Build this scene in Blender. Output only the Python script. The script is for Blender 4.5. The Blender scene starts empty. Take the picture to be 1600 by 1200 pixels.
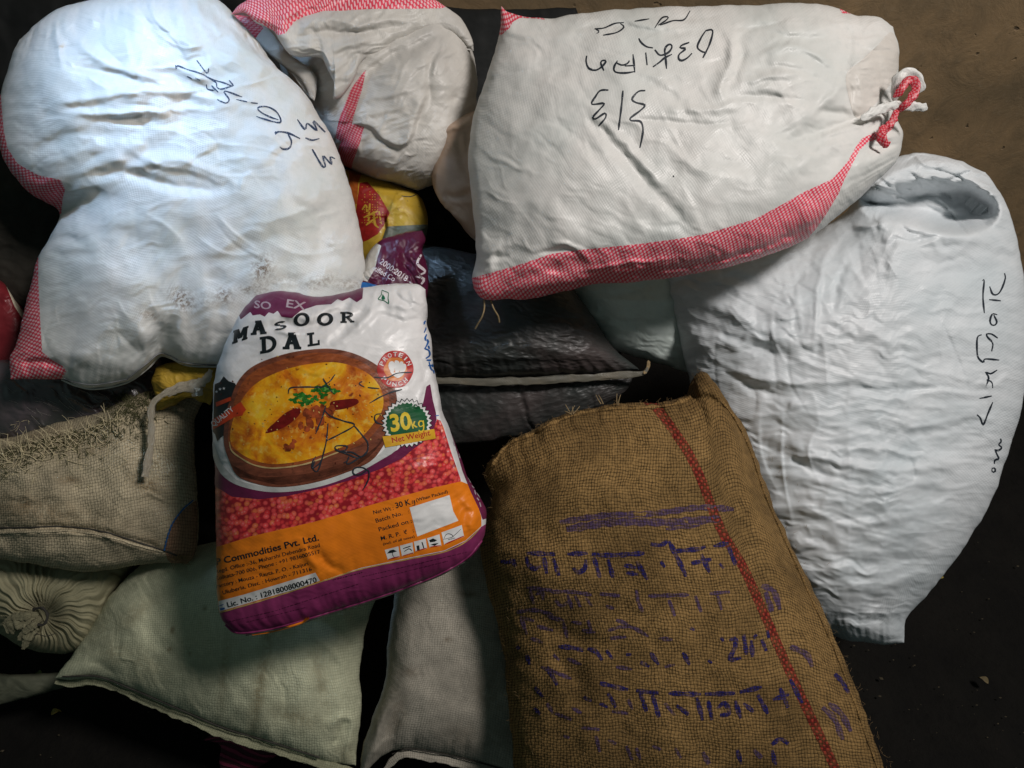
import bpy, bmesh, math, random
import numpy as np
from mathutils import Vector, Matrix
from mathutils.bvhtree import BVHTree
from mathutils.geometry import tessellate_polygon
random.seed(7)
C = bpy.data.collections.new('scene'); bpy.context.scene.collection.children.link(C)
scn = bpy.context.scene

# ------------------------------------------------------------------ camera
F = 1208.6                                     # focal length in photo pixels (1600 wide)
CAM = np.array([0.0, 0.0, 2.0]); PITCH = math.radians(45)
cd = bpy.data.cameras.new('camera'); cam = bpy.data.objects.new('camera', cd); C.objects.link(cam)
cam.location = CAM; cam.rotation_euler = (PITCH, 0, 0)
cd.sensor_fit = 'HORIZONTAL'; cd.sensor_width = 36.0; cd.lens = F/1600*36.0
cd.clip_start = 0.05; cd.clip_end = 100
scn.camera = cam
RC = np.array([[1, 0, 0], [0, math.cos(PITCH), -math.sin(PITCH)], [0, math.sin(PITCH), math.cos(PITCH)]])
def c2w(p): return np.asarray(p) @ RC.T + CAM
def px2w(x, y, d):
    x = np.asarray(x, float); y = np.asarray(y, float); d = np.asarray(d, float) + 0*x
    return c2w(np.stack([(x-800)/F*d, (600-y)/F*d, -d], -1))

# ------------------------------------------------------------------ world, lamps, exposure
w = bpy.data.worlds.new('World'); scn.world = w; w.use_nodes = True
bg = w.node_tree.nodes['Background']; bg.inputs[0].default_value = (0.60, 0.88, 0.86, 1); bg.inputs[1].default_value = 0.07
def lamp(name, cpos, ctgt, size, power, col, spread=180, sy=None):
    l = bpy.data.lights.new(name, 'AREA'); l.energy = power; l.color = col
    l.shape = 'RECTANGLE'; l.size = size; l.size_y = sy or size; l.spread = math.radians(spread)
    o = bpy.data.objects.new(name, l); C.objects.link(o)
    a = Vector(c2w(np.array(cpos))); b = Vector(c2w(np.array(ctgt)))
    o.location = a; o.rotation_euler = (b-a).to_track_quat('-Z', 'Y').to_euler()
    return o
lamp('doorway_light', (2.0, 1.9, 1.55), (0.05, 0.0, -1.6), 0.66, 132, (1.0, 0.94, 0.905))
lamp('window_light', (-1.5, 2.1, -0.55), (-0.74, 0.66, -1.45), 0.2, 1.0, (0.42, 0.66, 1.0), 21)
scn.view_settings.view_transform = 'Standard'; scn.view_settings.look = 'None'
scn.view_settings.exposure = 0.0; scn.view_settings.gamma = 1.0

# ------------------------------------------------------------------ numpy noise
class Noise:
    def __init__(s, seed):
        r = np.random.RandomState(seed); s.p = r.permutation(256).astype(np.int64); s.p = np.concatenate([s.p, s.p])
        a = r.rand(256)*2*np.pi; s.gx = np.cos(a); s.gy = np.sin(a)
    def __call__(s, x, y):
        xi = np.floor(x).astype(np.int64); yi = np.floor(y).astype(np.int64); fx = x-xi; fy = y-yi
        u = fx*fx*fx*(fx*(fx*6-15)+10); v = fy*fy*fy*(fy*(fy*6-15)+10)
        def g(i, j, dx, dy):
            k = s.p[s.p[(xi+i) & 255] + ((yi+j) & 255)]; return s.gx[k]*dx + s.gy[k]*dy
        a = g(0, 0, fx, fy); b = g(1, 0, fx-1, fy); c = g(0, 1, fx, fy-1); d = g(1, 1, fx-1, fy-1)
        return 1.5*((a*(1-u)+b*u)*(1-v) + (c*(1-u)+d*u)*v)
def fbm(x, y, seed, octv=4, gain=.5):
    n = Noise(seed); t = 0; a = 1
    for k in range(octv): t = t + a*n(x*2**k+k*17.3, y*2**k-k*9.1); a *= gain
    return t
def ridged(x, y, seed, octv=3, sharp=2.0):
    n = Noise(seed); t = 0; a = 1
    for k in range(octv):
        t = t + a*(1-np.minimum(1, np.abs(n(x*2**k+k*31.3, y*2**k-k*19.1))*1.6))**sharp; a *= .5
    return t
def facet(x, y, seed):
    """random heights joined by flat triangles: crumpled sheet with straight sharp edges"""
    x = x+.35*fbm(x*.7, y*.7, seed+900, 2); y = y+.35*fbm(x*.7+31, y*.7, seed+901, 2)
    r = np.random.RandomState(seed); hgt = r.rand(256, 256); sx = x+y*.5; sy = y*.8660254*1.1547
    xi = np.floor(sx).astype(int); yi = np.floor(sy).astype(int); fx = sx-xi; fy = sy-yi
    g = lambda i, j: hgt[(yi+j) & 255, (xi+i) & 255]
    lo = g(0, 0)*(1-fx-fy)+g(1, 0)*fx+g(0, 1)*fy; hi = g(1, 1)*(fx+fy-1)+g(0, 1)*(1-fx)+g(1, 0)*(1-fy)
    return np.where(fx+fy < 1, lo, hi)-.5
def sstep(a, b, x):
    t = np.clip((x-a)/(b-a), 0, 1); return t*t*(3-2*t)
def crom(pts, n, closed=False):
    p = np.array(pts, float)
    if closed: q = np.vstack([p[-1], p, p[0], p[1]])
    else: q = np.vstack([2*p[0]-p[1], p, 2*p[-1]-p[-2]])
    out = []; m = len(q)-3
    for i in range(m):
        a, b, c, d = q[i:i+4]; t = np.linspace(0, 1, 12, endpoint=False)[:, None]
        out.append(.5*(2*b+(c-a)*t+(2*a-5*b+4*c-d)*t*t+(3*b-a-3*c+d)*t**3))
    out = np.vstack(out + ([] if closed else [q[-2][None]]))
    if closed: out = np.vstack([out, out[:1]])
    s = np.concatenate([[0], np.cumsum(np.hypot(*np.diff(out, axis=0).T))])
    t = np.asarray(n)*s[-1] if np.ndim(n) else np.linspace(0, 1, n)*s[-1]
    return np.stack([np.interp(t, s, out[:, 0]), np.interp(t, s, out[:, 1])], -1)
def segdist(x, y, pts):
    """distance to a polyline, its running parameter 0..1 and the signed side"""
    p = np.array(pts, float); L = np.hypot(*np.diff(p, axis=0).T); S = np.concatenate([[0], np.cumsum(L)])
    D = np.full(x.shape, 1e9); T = np.zeros(x.shape); G = np.ones(x.shape)
    for i in range(len(p)-1):
        a = p[i]; e = p[i+1]-a; t = np.clip(((x-a[0])*e[0]+(y-a[1])*e[1])/(e@e+1e-9), 0, 1)
        dx = x-a[0]-t*e[0]; dy = y-a[1]-t*e[1]; d = np.hypot(dx, dy); m = d < D
        D[m] = d[m]; T[m] = ((S[i]+t*L[i])/S[-1])[m]; G[m] = np.sign(e[0]*dy-e[1]*dx)[m]
    return D, T, G
def sdpoly(x, y, pts):
    """signed distance to a closed polygon, positive inside"""
    p = np.array(pts, float); D = np.full(x.shape, 1e9); ins = np.zeros(x.shape, bool)
    for i in range(len(p)):
        a = p[i]; b = p[(i+1) % len(p)]; e = b-a
        t = np.clip(((x-a[0])*e[0]+(y-a[1])*e[1])/(e@e+1e-9), 0, 1)
        D = np.minimum(D, np.hypot(x-a[0]-t*e[0], y-a[1]-t*e[1]))
        if a[1] != b[1]:
            c = ((a[1] > y) != (b[1] > y)) & (x < (b[0]-a[0])*(y-a[1])/(b[1]-a[1])+a[0]); ins ^= c
    return np.where(ins, D, -D)

# ------------------------------------------------------------------ object helpers
def tag(o, label=None, cat=None, group=None, kind=None):
    if label: o['label'] = label
    if cat: o['category'] = cat
    if group: o['group'] = group
    if kind: o['kind'] = kind
    return o
def empty(name, loc, label, cat, group=None):
    o = bpy.data.objects.new(name, None); C.objects.link(o); o.location = loc; o.empty_display_size = .1
    return tag(o, label, cat, group)
def mkmesh(name, V, faces, mat, parent=None, uv=None, smooth=True, attrs=None):
    """faces: int array (n,3)/(n,4) or a list of arrays; uv per vertex"""
    me = bpy.data.meshes.new(name)
    fl = faces if isinstance(faces, list) else [faces]
    fl = [np.asarray(f, np.int32) for f in fl if len(f)]
    V = np.asarray(V, np.float32)
    me.vertices.add(len(V)); me.vertices.foreach_set('co', V.ravel())
    loops = np.concatenate([f.ravel() for f in fl]); tot = np.concatenate([np.full(len(f), f.shape[1], np.int32) for f in fl])
    me.loops.add(len(loops)); me.loops.foreach_set('vertex_index', loops)
    me.polygons.add(len(tot)); st = np.concatenate([[0], np.cumsum(tot)[:-1]]).astype(np.int32)
    me.polygons.foreach_set('loop_start', st)
    me.polygons.foreach_set('use_smooth', np.full(len(tot), smooth))
    if uv is not None:
        l = me.uv_layers.new(name='UVMap'); l.data.foreach_set('uv', np.asarray(uv, np.float32)[loops].ravel())
    for k, a in (attrs or {}).items():
        at = me.attributes.new(k, 'FLOAT', 'POINT'); at.data.foreach_set('value', np.asarray(a, np.float32))
    me.update(calc_edges=True); me.validate()
    me.materials.append(mat)
    o = bpy.data.objects.new(name, me); C.objects.link(o)
    if parent is not None:
        o.parent = parent; o.matrix_parent_inverse = Matrix.Translation(-parent.location)
    return o

# ------------------------------------------------------------------ materials
class NB:
    def __init__(s, name):
        s.m = bpy.data.materials.new(name); s.m.use_nodes = True; s.t = s.m.node_tree; s.n = s.t.nodes
        s.bsdf = s.n['Principled BSDF']; s.k = 0
    def new(s, typ, **kw):
        nd = s.n.new(typ)
        for k, v in kw.items(): setattr(nd, k, v)
        s.k += 1; nd.location = (-200*(s.k % 8)-200, -150*(s.k//8)); return nd
    def put(s, sock, v):
        if hasattr(v, 'is_linked') or isinstance(v, bpy.types.NodeSocket): s.t.links.new(v, sock)
        else:
            if isinstance(v, tuple) and len(v) == 3 and sock.type == 'RGBA': v = v+(1,)
            sock.default_value = v
    def math(s, op, a, b=0.0, c=None):
        nd = s.new('ShaderNodeMath', operation=op); s.put(nd.inputs[0], a); s.put(nd.inputs[1], b)
        if c is not None: s.put(nd.inputs[2], c)
        return nd.outputs[0]
    def mix(s, f, a, b, bt='MIX'):
        nd = s.new('ShaderNodeMix', data_type='RGBA', blend_type=bt); s.put(nd.inputs[0], f); s.put(nd.inputs[6], a); s.put(nd.inputs[7], b)
        return nd.outputs[2]
    def uv(s, sx=1.0, sy=1.0, rot=0.0):
        tc = s.new('ShaderNodeTexCoord'); mp = s.new('ShaderNodeMapping'); s.t.links.new(tc.outputs['UV'], mp.inputs[0])
        mp.inputs['Scale'].default_value = (sx, sy, 1); mp.inputs['Rotation'].default_value = (0, 0, rot)
        return mp.outputs[0]
    def noise(s, vec, scale, detail=4, rough=.5, dist=0.0, typ='FBM'):
        nd = s.new('ShaderNodeTexNoise', noise_type=typ) ; s.put(nd.inputs['Vector'], vec)
        nd.inputs['Scale'].default_value = scale; nd.inputs['Detail'].default_value = detail
        nd.inputs['Roughness'].default_value = rough; nd.inputs['Distortion'].default_value = dist
        return nd.outputs[0]
    def ramp(s, f, stops):
        nd = s.new('ShaderNodeValToRGB'); s.put(nd.inputs[0], f); e = nd.color_ramp.elements
        while len(e) > 1: e.remove(e[-1])
        e[0].position = stops[0][0]; e[0].color = stops[0][1]+(1,) if len(stops[0][1]) == 3 else stops[0][1]
        for p, c in stops[1:]:
            x = e.new(p); x.color = c+(1,)
        return nd.outputs[0]
    def rng(s, f, a, b, c=0.0, d=1.0):
        nd = s.new('ShaderNodeMapRange'); s.put(nd.inputs[0], f)
        for i, v in enumerate((a, b, c, d)): nd.inputs[i+1].default_value = v
        return nd.outputs[0]
    def sep(s, vec):
        nd = s.new('ShaderNodeSeparateXYZ'); s.put(nd.inputs[0], vec); return nd.outputs[0], nd.outputs[1]
    def bump(s, h, dist, strength=1.0):
        nd = s.new('ShaderNodeBump'); s.put(nd.inputs['Height'], h); nd.inputs['Distance'].default_value = dist
        nd.inputs['Strength'].default_value = strength; s.t.links.new(nd.outputs[0], s.bsdf.inputs['Normal']); return nd
    def warp(s, vec, scale, amt):
        nz = s.new('ShaderNodeTexNoise'); s.put(nz.inputs['Vector'], vec); nz.inputs['Scale'].default_value = scale; nz.inputs['Detail'].default_value = 3
        a = s.new('ShaderNodeVectorMath', operation='SUBTRACT'); s.put(a.inputs[0], nz.outputs[1]); a.inputs[1].default_value = (.5, .5, .5)
        b = s.new('ShaderNodeVectorMath', operation='SCALE'); s.put(b.inputs[0], a.outputs[0]); b.inputs['Scale'].default_value = amt
        c = s.new('ShaderNodeVectorMath', operation='ADD'); s.put(c.inputs[0], vec); s.put(c.inputs[1], b.outputs[0]); return c.outputs[0]

def poly_height(b, weave, wamp, crk, cscale, cstretch, crot):
    """woven plastic: fine diamond weave plus crackled creases, heights in millimetres"""
    u, v = b.sep(b.warp(b.uv(), 9, .012))
    k = 2*math.pi/weave
    h = b.math('MULTIPLY', b.math('SINE', b.math('MULTIPLY', u, k)), b.math('SINE', b.math('MULTIPLY', v, k)))
    wmask = b.rng(b.noise(b.uv(), 7, 2), .35, .65, .35, 1)
    h = b.math('MULTIPLY', b.math('MULTIPLY', h, wamp), wmask)
    vec = b.uv(cstretch[0], cstretch[1], crot)
    n1 = b.noise(vec, cscale, 3, .55, .35, 'RIDGED_MULTIFRACTAL')
    n2 = b.noise(vec, cscale*2.7, 3, .6, .6)
    n3 = b.noise(b.uv(), 210, 2, .5)
    n4 = b.noise(b.warp(vec, 6, .05), cscale*5, 2, .6, .2, 'RIDGED_MULTIFRACTAL')
    m4 = b.rng(b.noise(b.uv(), 9, 2), .4, .62)
    vo = b.new('ShaderNodeTexVoronoi'); b.put(vo.inputs['Vector'], b.warp(vec, 12, .03)); vo.inputs['Scale'].default_value = cscale*2.2
    h = b.math('ADD', h, b.math('MULTIPLY', vo.outputs['Distance'], crk*.75))
    h = b.math('ADD', h, b.math('MULTIPLY', n1, crk*.28))
    h = b.math('ADD', h, b.math('MULTIPLY', n2, crk*.35))
    h = b.math('ADD', h, b.math('MULTIPLY', b.math('MULTIPLY', n4, m4), crk*.16))
    return b.math('ADD', h, b.math('MULTIPLY', n3, wamp*.9))
def fabric(name, col, col2=None, rough=.42, weave=.0062, wamp=.16, crk=1.6, cscale=16, cstretch=(1, 1), crot=0.0,
           dirt=(.16, .12, .07), spec=.32, stains=.0, trans=0.0):
    b = NB(name); col2 = col2 or tuple(c*.86 for c in col)
    c = b.mix(b.rng(b.noise(b.uv(), 5, 5, .6), .38, .66), col, col2)
    c = b.mix(b.math('MULTIPLY', b.rng(b.noise(b.uv(), 60, 4, .7), .45, .75), .35), c, tuple(x*.82 for x in col2))
    if stains:
        st = b.rng(b.noise(b.uv(), 11, 6, .72, .4), .52, .7)
        c = b.mix(b.math('MULTIPLY', st, stains), c, dirt)
        fl = b.rng(b.noise(b.uv(), 95, 2, .5), .70, .76)
        c = b.mix(b.math('MULTIPLY', fl, min(1, stains*1.3)), c, tuple(x*.4 for x in dirt))
    at = b.new('ShaderNodeAttribute', attribute_name='dirt')
    sp = b.rng(b.noise(b.uv(), 130, 4, .75), .46, .56)
    sp2 = b.math('MULTIPLY', at.outputs['Fac'], b.math('ADD', b.math('MULTIPLY', sp, .95), .10))
    c = b.mix(sp2, c, dirt)
    b.put(b.bsdf.inputs['Base Color'], c)
    b.put(b.bsdf.inputs['Roughness'], b.rng(b.noise(b.uv(), 30, 3), .3, .7, rough-.08, rough+.12))
    b.bsdf.inputs['Specular IOR Level'].default_value = spec
    b.bump(poly_height(b, weave, wamp, crk, cscale, cstretch, crot), .001)
    return b.m
def check(name, red, white, period=.0088, crk=1.2, cscale=14):
    b = NB(name)
    u, v = b.sep(b.warp(b.uv(), 12, .004)); k = 2*math.pi/period
    f = b.math('MULTIPLY', b.math('SINE', b.math('MULTIPLY', u, k)), b.math('SINE', b.math('MULTIPLY', v, k)))
    f = b.rng(f, .02, .22)
    r2 = b.mix(b.rng(b.noise(b.uv(), 8, 3), .35, .65), red, tuple(min(1, x*1.25) for x in red))
    c = b.mix(f, r2, white)
    at = b.new('ShaderNodeAttribute', attribute_name='dirt')
    b.put(b.bsdf.inputs['Base Color'], c); b.bsdf.inputs['Roughness'].default_value = .45
    b.bump(poly_height(b, .0062, .16, crk, cscale, (1, 1), 0), .001)
    return b.m
def plain(name, col, rough=.5, var=.25, scale=30, spec=.4, bump=0.0, metal=0):
    b = NB(name)
    c = b.mix(b.rng(b.noise(b.uv(), scale, 4, .6), .35, .65), col, tuple(x*(1-var) for x in col))
    b.put(b.bsdf.inputs['Base Color'], c); b.bsdf.inputs['Roughness'].default_value = rough
    b.bsdf.inputs['Specular IOR Level'].default_value = spec
    if bump: b.bump(b.noise(b.uv(), scale*3, 4, .6), .001*bump)
    return b.m
def jute(name, c1, c2, period=.0062, ink=None, inkamt=0.0, red=False, gapdark=.12, wamp=1.0, blotch=.8):
    """plain weave of coarse threads, every crossing over and under; ink soaks the threads unevenly"""
    b = NB(name)
    w1 = b.warp(b.uv(), 14, .012); w2 = b.warp(w1, 70, .0042)
    u, v = b.sep(w2); k = math.pi/period
    su = b.math('SINE', b.math('MULTIPLY', u, k)); sv = b.math('SINE', b.math('MULTIPLY', v, k))
    cu = b.math('SINE', b.math('MULTIPLY', u, k)); 
    tu = b.math('POWER', b.math('ABSOLUTE', su), .6); tv = b.math('POWER', b.math('ABSOLUTE', sv), .6)
    over = b.rng(b.math('MULTIPLY', su, sv), -.25, .25)       # which thread lies on top
    h = b.math('ADD', b.math('MULTIPLY', over, tu), b.math('MULTIPLY', b.math('SUBTRACT', 1.0, over), b.math('MULTIPLY', tv, .8)))
    gap = b.rng(b.math('ADD', b.math('MULTIPLY', tu, tv), b.math('MULTIPLY', b.math('SUBTRACT', b.noise(b.uv(), 55, 3), .5), .9)), .02, .62)
    yarn = b.noise(b.uv(6, 1), 60, 4, .7); yarn2 = b.noise(b.uv(1, 6), 60, 4, .7)
    yv = b.rng(b.math('ADD', yarn, yarn2), .75, 1.25)
    c = b.mix(yv, c1, c2)
    c = b.mix(b.math('MULTIPLY', b.rng(b.noise(b.uv(), 6, 5, .65), .44, .68), blotch), c, tuple(x*.30 for x in c1))
    at = b.new('ShaderNodeAttribute', attribute_name='dirt'); c = b.mix(b.math('MULTIPLY', at.outputs['Fac'], b.rng(b.noise(b.uv(), 70, 4, .7), .30, .52)), c, (c1[0]*.26, c1[1]*.19, c1[2]*.12))
    c = b.mix(b.math('MULTIPLY', b.rng(b.noise(b.uv(), 24, 4, .7), .55, .75), .5), c, tuple(min(1, x*1.35) for x in c1))
    if red:
        c = b.mix(b.rng(b.noise(b.uv(), 60, 4, .7), .42, .75, 1.0, .35), c, b.mix(b.rng(over, .2, .8), (.27, .022, .018), (.11, .010, .009)))
        c = b.mix(b.math('MULTIPLY', b.rng(b.math('MULTIPLY', tu, tv), .8, .95), b.math('SUBTRACT', 1.0, over)), c, (.33, .06, .035))
    if ink:
        n = b.rng(b.noise(b.uv(), 75, 4, .75), .26, .52)
        c = b.mix(b.math('MULTIPLY', n, inkamt), c, ink)
    c = b.mix(gap, tuple(x*gapdark for x in c1), c)
    b.put(b.bsdf.inputs['Base Color'], c); b.bsdf.inputs['Roughness'].default_value = .9
    b.bsdf.inputs['Specular IOR Level'].default_value = .15
    hh = b.math('ADD', b.math('MULTIPLY', h, .8), b.math('MULTIPLY', b.noise(b.uv(), 300, 3, .7), .5))
    b.bump(hh, .0016*wamp)
    return b.m

# ------------------------------------------------------------------ the sack surface
class Sack:
    """a filled sack: four traced edges, a swelling front built from folds and creases, and a rounded back"""
    def __init__(s, root, part, mat, top, right, bottom, left, z0, grad=(0, 0), bulge=.12, back=.10, n=(200, 200),
                 prof=(2.6, .5, 2.6, .5), lump=.008, lumpw=.14, crease=.004, cang=0, cw=(.05, .02), folds=(), bumps=(), dents=(),
                 pucker=None, extra=None, jitter=1.6, seed=1, dirt=(), cre=(), fct=1.0, zfun=None, uvang=0.0, fold_gain=1.0):
        s.root = root
        nu, nv = n
        def par(k):
            t = np.linspace(0, 1, k+1); return .55*t+.45*(.5-.5*np.cos(np.pi*t))
        U, Vv = par(nu), par(nv)
        T = crom(top, U); B = crom(bottom, U); L = crom(left, Vv); R = crom(right, Vv)
        u = U[None, :, None]; v = Vv[:, None, None]
        P = (1-v)*T[None]+v*B[None]+(1-u)*L[:, None]+u*R[:, None]
        P -= (1-u)*(1-v)*T[0]+u*(1-v)*T[-1]+(1-u)*v*B[0]+u*v*B[-1]
        x, y = P[..., 0], P[..., 1]
        jx = fbm(x/34, y/34, seed+50, 3)*jitter; jy = fbm(x/34+40, y/34, seed+51, 3)*jitter
        x = x+jx; y = y+jy
        u = u[..., 0]+0*x; v = v[..., 0]+0*x
        cx, cy = x.mean(), y.mean()
        W = (np.hypot(*np.diff(T, axis=0).T).sum()+np.hypot(*np.diff(B, axis=0).T).sum())/2/F*z0
        H = (np.hypot(*np.diff(L, axis=0).T).sum()+np.hypot(*np.diff(R, axis=0).T).sum())/2/F*z0
        s.W, s.H = W, H
        base = z0+grad[0]*(x-cx)/1000+grad[1]*(y-cy)/1000
        if zfun is not None: base = base+zfun(x, y)
        a, b_, c, d = prof
        pr = (1-np.abs(2*u-1)**a+1e-9)**b_*(1-np.abs(2*v-1)**c+1e-9)**d
        um, vm = u*W, v*H
        ca, sa = math.cos(uvang), math.sin(uvang)
        UVx, UVy = um*ca-vm*sa, um*sa+vm*ca
        mx, my = x/F*z0, y/F*z0
        disp = lump*fbm(mx/lumpw, my/lumpw, seed, 3)*np.minimum(1, pr*1.6)
        if crease:
            an = math.radians(cang); wx = mx+.02*fbm(mx/.06, my/.06, seed+3, 2); wy = my+.02*fbm(mx/.06+9, my/.06, seed+4, 2)
            rx = (wx*math.cos(an)+wy*math.sin(an))/cw[0]; ry = (-wx*math.sin(an)+wy*math.cos(an))/cw[1]
            amp = .35+.9*sstep(-.35, .5, fbm(mx/.12, my/.12, seed+8, 2))
            disp = disp+crease*amp*.35*(ridged(rx, ry, seed+5)-.7)
            disp = disp+crease*fct*amp*(1.9*facet(rx*.45, ry*.45, seed+6)+1.1*facet(rx*1.0+7, ry*1.0, seed+7)+.6*facet(rx*2.1+3, ry*2.1, seed+8))
        for f in folds:
            pts, wd, am = f[0], f[1], f[2]*.001*fold_gain; kind = f[3] if len(f) > 3 else 'r'
            q = crom(pts, 24); D, Tt, G = segdist(x+2.5*fbm(x/22, y/22, seed+20, 2), y+2.5*fbm(x/22+7, y/22, seed+21, 2), q)
            tp = np.sin(np.pi*np.clip(Tt, 0.02, .98))**.6
            if kind == 'r': disp = disp+am*tp*np.exp(-(D/wd)**2)
            elif kind == 'c': disp = disp+am*tp*np.exp(-D/wd)
            elif kind == 's':
                SD = D*G; disp = disp+am*tp*sstep(-wd*.16, wd*.16, SD)*np.exp(-np.maximum(SD, 0)/wd)
                disp = disp-.35*am*tp*np.exp(-((SD+wd*.25)/(wd*.4))**2)
        rr = random.Random(seed)                      # crisp random creases, each a short bent line with one steep side
        for (cnt, ang0, spr, len0, am0, reg) in cre:
            x0, y0, x1, y1 = reg or (x.min(), y.min(), x.max(), y.max())
            for _ in range(cnt):
                px_, py_ = rr.uniform(x0, x1), rr.uniform(y0, y1); a_ = math.radians(ang0+rr.gauss(0, spr)); ln = len0*rr.uniform(.35, 1.3); bend = rr.gauss(0, .12)*ln
                e = np.array([math.cos(a_), math.sin(a_)])*ln/2; nn_ = np.array([-math.sin(a_), math.cos(a_)]); c0 = np.array([px_, py_])
                q = crom([c0-e, c0+nn_*bend, c0+e], 9); wd = rr.uniform(2.5, 7); am = am0*.001*rr.choice((-1, 1, 1))*rr.uniform(.4, 1.2); m = wd*5
                sel = (x > q[:, 0].min()-m) & (x < q[:, 0].max()+m) & (y > q[:, 1].min()-m) & (y < q[:, 1].max()+m)
                if not sel.any(): continue
                D_, T_, G_ = segdist(x[sel], y[sel], q); tp = np.sin(np.pi*np.clip(T_, .01, .99))
                disp[sel] += am*tp*np.exp(-D_/(wd*np.where(G_ > 0, 1.9, .45)))
        for (bx, by, rx_, ry_, ang, am) in bumps:
            t = math.radians(ang); dx, dy = x-bx, y-by
            qx = (dx*math.cos(t)+dy*math.sin(t))/rx_; qy = (-dx*math.sin(t)+dy*math.cos(t))/ry_
            disp = disp+am*.001*np.exp(-(qx*qx+qy*qy))
        for (poly, wd, am) in dents:
            disp = disp-am*.001*sstep(-wd*.3, wd, sdpoly(x, y, crom(poly, 60, True)))
        if pucker:                                    # gathers running in from a sewn end: list of (side, reach, amp, count)
            for side, reach, am, cnt in pucker:
                e = {'t': v, 'b': 1-v, 'l': u, 'r': 1-u}[side]; al = {'t': u, 'b': u, 'l': v, 'r': v}[side]
                g = Noise(seed+30)(al*cnt, e*1.5)+.5*Noise(seed+31)(al*cnt*2.2, e*3)
                disp = disp+am*.001*g*np.exp(-e/reach)*np.minimum(1, e*40)
        if extra is not None: disp = disp+extra(x, y, u, v, mx, my)
        dep = base-bulge*pr-disp
        s.x, s.y, s.dep = x, y, dep
        s.shape = x.shape; s.P = px2w(x, y, dep)
        nr, nc = x.shape
        idx = np.arange(nr*nc).reshape(nr, nc)
        s.quads = np.stack([idx[:-1, :-1], idx[1:, :-1], idx[1:, 1:], idx[:-1, 1:]], -1).reshape(-1, 4)
        s.V = s.P.reshape(-1, 3); s.uvs = np.stack([UVx, UVy], -1).reshape(-1, 2)
        gu = np.gradient(s.P, axis=1); gv = np.gradient(s.P, axis=0); N = np.cross(gv, gu); N /= np.linalg.norm(N, axis=-1, keepdims=True)+1e-12
        view = s.P-CAM
        N = np.where((N*view).sum(-1, keepdims=True) > 0, -N, N); s.N = N.reshape(-1, 3)
        if ((s.P[1, 0]-s.P[0, 0]) @ np.cross(s.P[0, 1]-s.P[0, 0], s.N.reshape(nr, nc, 3)[nr//2, nc//2])) > 0: pass
        dd = np.zeros(x.shape)
        for (bx, by, rx_, ry_, ang, am) in dirt:
            t = math.radians(ang); ddx, ddy = x-bx, y-by
            dd = np.maximum(dd, am*np.exp(-(((ddx*math.cos(t)+ddy*math.sin(t))/rx_)**2+((-ddx*math.sin(t)+ddy*math.cos(t))/ry_)**2)))
        s.dirt = dd.ravel()
        # rounded back, ring by ring
        loop = np.concatenate([idx[0, :-1], idx[:-1, -1], idx[-1, :0:-1], idx[:0:-1, 0]])
        bx_, by_, bd = x.ravel()[loop], y.ravel()[loop], dep.ravel()[loop]
        bc = np.stack([(bx_-800)/F*bd, (600-by_)/F*bd, -bd], -1); cen = bc.mean(0)
        rings = []; K = 7
        for k in range(1, K+1):
            t = k/K*math.pi/2; q = cen+(bc-cen)*math.cos(t*.98); q = q.copy(); q[:, 2] -= back*math.sin(t); rings.append(c2w(q))
        V = np.vstack([s.V]+rings); nl = len(loop); faces = []; prev = loop
        for k in range(K):
            cur = nr*nc+k*nl+np.arange(nl); faces.append(np.stack([prev, np.roll(prev, -1), np.roll(cur, -1), cur], -1)); prev = cur
        uv = np.vstack([s.uvs]+[s.uvs[loop]*(1-.1*k) for k in range(K)])
        dr = np.concatenate([s.dirt]+[s.dirt[loop]]*K)
        s.obj = mkmesh(part, V, [s.quads]+faces, mat, root, uv, attrs={'dirt': dr})
        tri = np.concatenate([s.quads[:, [0, 1, 2]], s.quads[:, [0, 2, 3]]]); s.tri = tri
        s._bvh = None
    @property
    def bvh(s):
        if s._bvh is None: s._bvh = BVHTree.FromPolygons([tuple(v) for v in s.V.tolist()], s.tri.tolist(), all_triangles=True)
        return s._bvh
    def overlay(s, name, sd, mat, lift=.0005, parent=None):
        """a coloured area of the cloth itself, cut out along sd = 0 and laid on the weave"""
        sd = np.asarray(sd).ravel(); lift *= .5; V = s.V+s.N*lift; q = sd[s.quads]; full = (q > 0).all(1); part = (q > 0).any(1) & ~full
        fq = s.quads[full]; newV = []; newU = []; tris = []; base = len(V); cache = {}
        for Q in s.quads[part]:
            for t in ((Q[0], Q[1], Q[2]), (Q[0], Q[2], Q[3])):
                poly = []
                for i in range(3):
                    a, b = int(t[i]), int(t[(i+1) % 3])
                    if sd[a] > 0: poly.append(a)
                    if (sd[a] > 0) != (sd[b] > 0):
                        key = (min(a, b), max(a, b))
                        if key not in cache:
                            f = sd[a]/(sd[a]-sd[b]); cache[key] = base+len(newV)
                            newV.append(V[a]+(V[b]-V[a])*f); newU.append(s.uvs[a]+(s.uvs[b]-s.uvs[a])*f)
                        poly.append(cache[key])
                for i in range(1, len(poly)-1): tris.append((poly[0], poly[i], poly[i+1]))
        V2 = np.vstack([V, np.array(newV)]) if newV else V; U2 = np.vstack([s.uvs, np.array(newU)]) if newU else s.uvs
        allf = np.concatenate([fq.ravel(), np.array(tris, int).ravel()]) if tris else fq.ravel()
        used = np.unique(allf); mp = np.full(len(V2), -1); mp[used] = np.arange(len(used))
        fl = [mp[fq]] + ([mp[np.array(tris)]] if tris else [])
        return mkmesh(name, V2[used], fl, mat, parent or s.root, U2[used])
    def area(s, pts, n=80): return sdpoly(s.x, s.y, crom(pts, n, True))
    def poly(s, pts): return sdpoly(s.x, s.y, pts)
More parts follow.
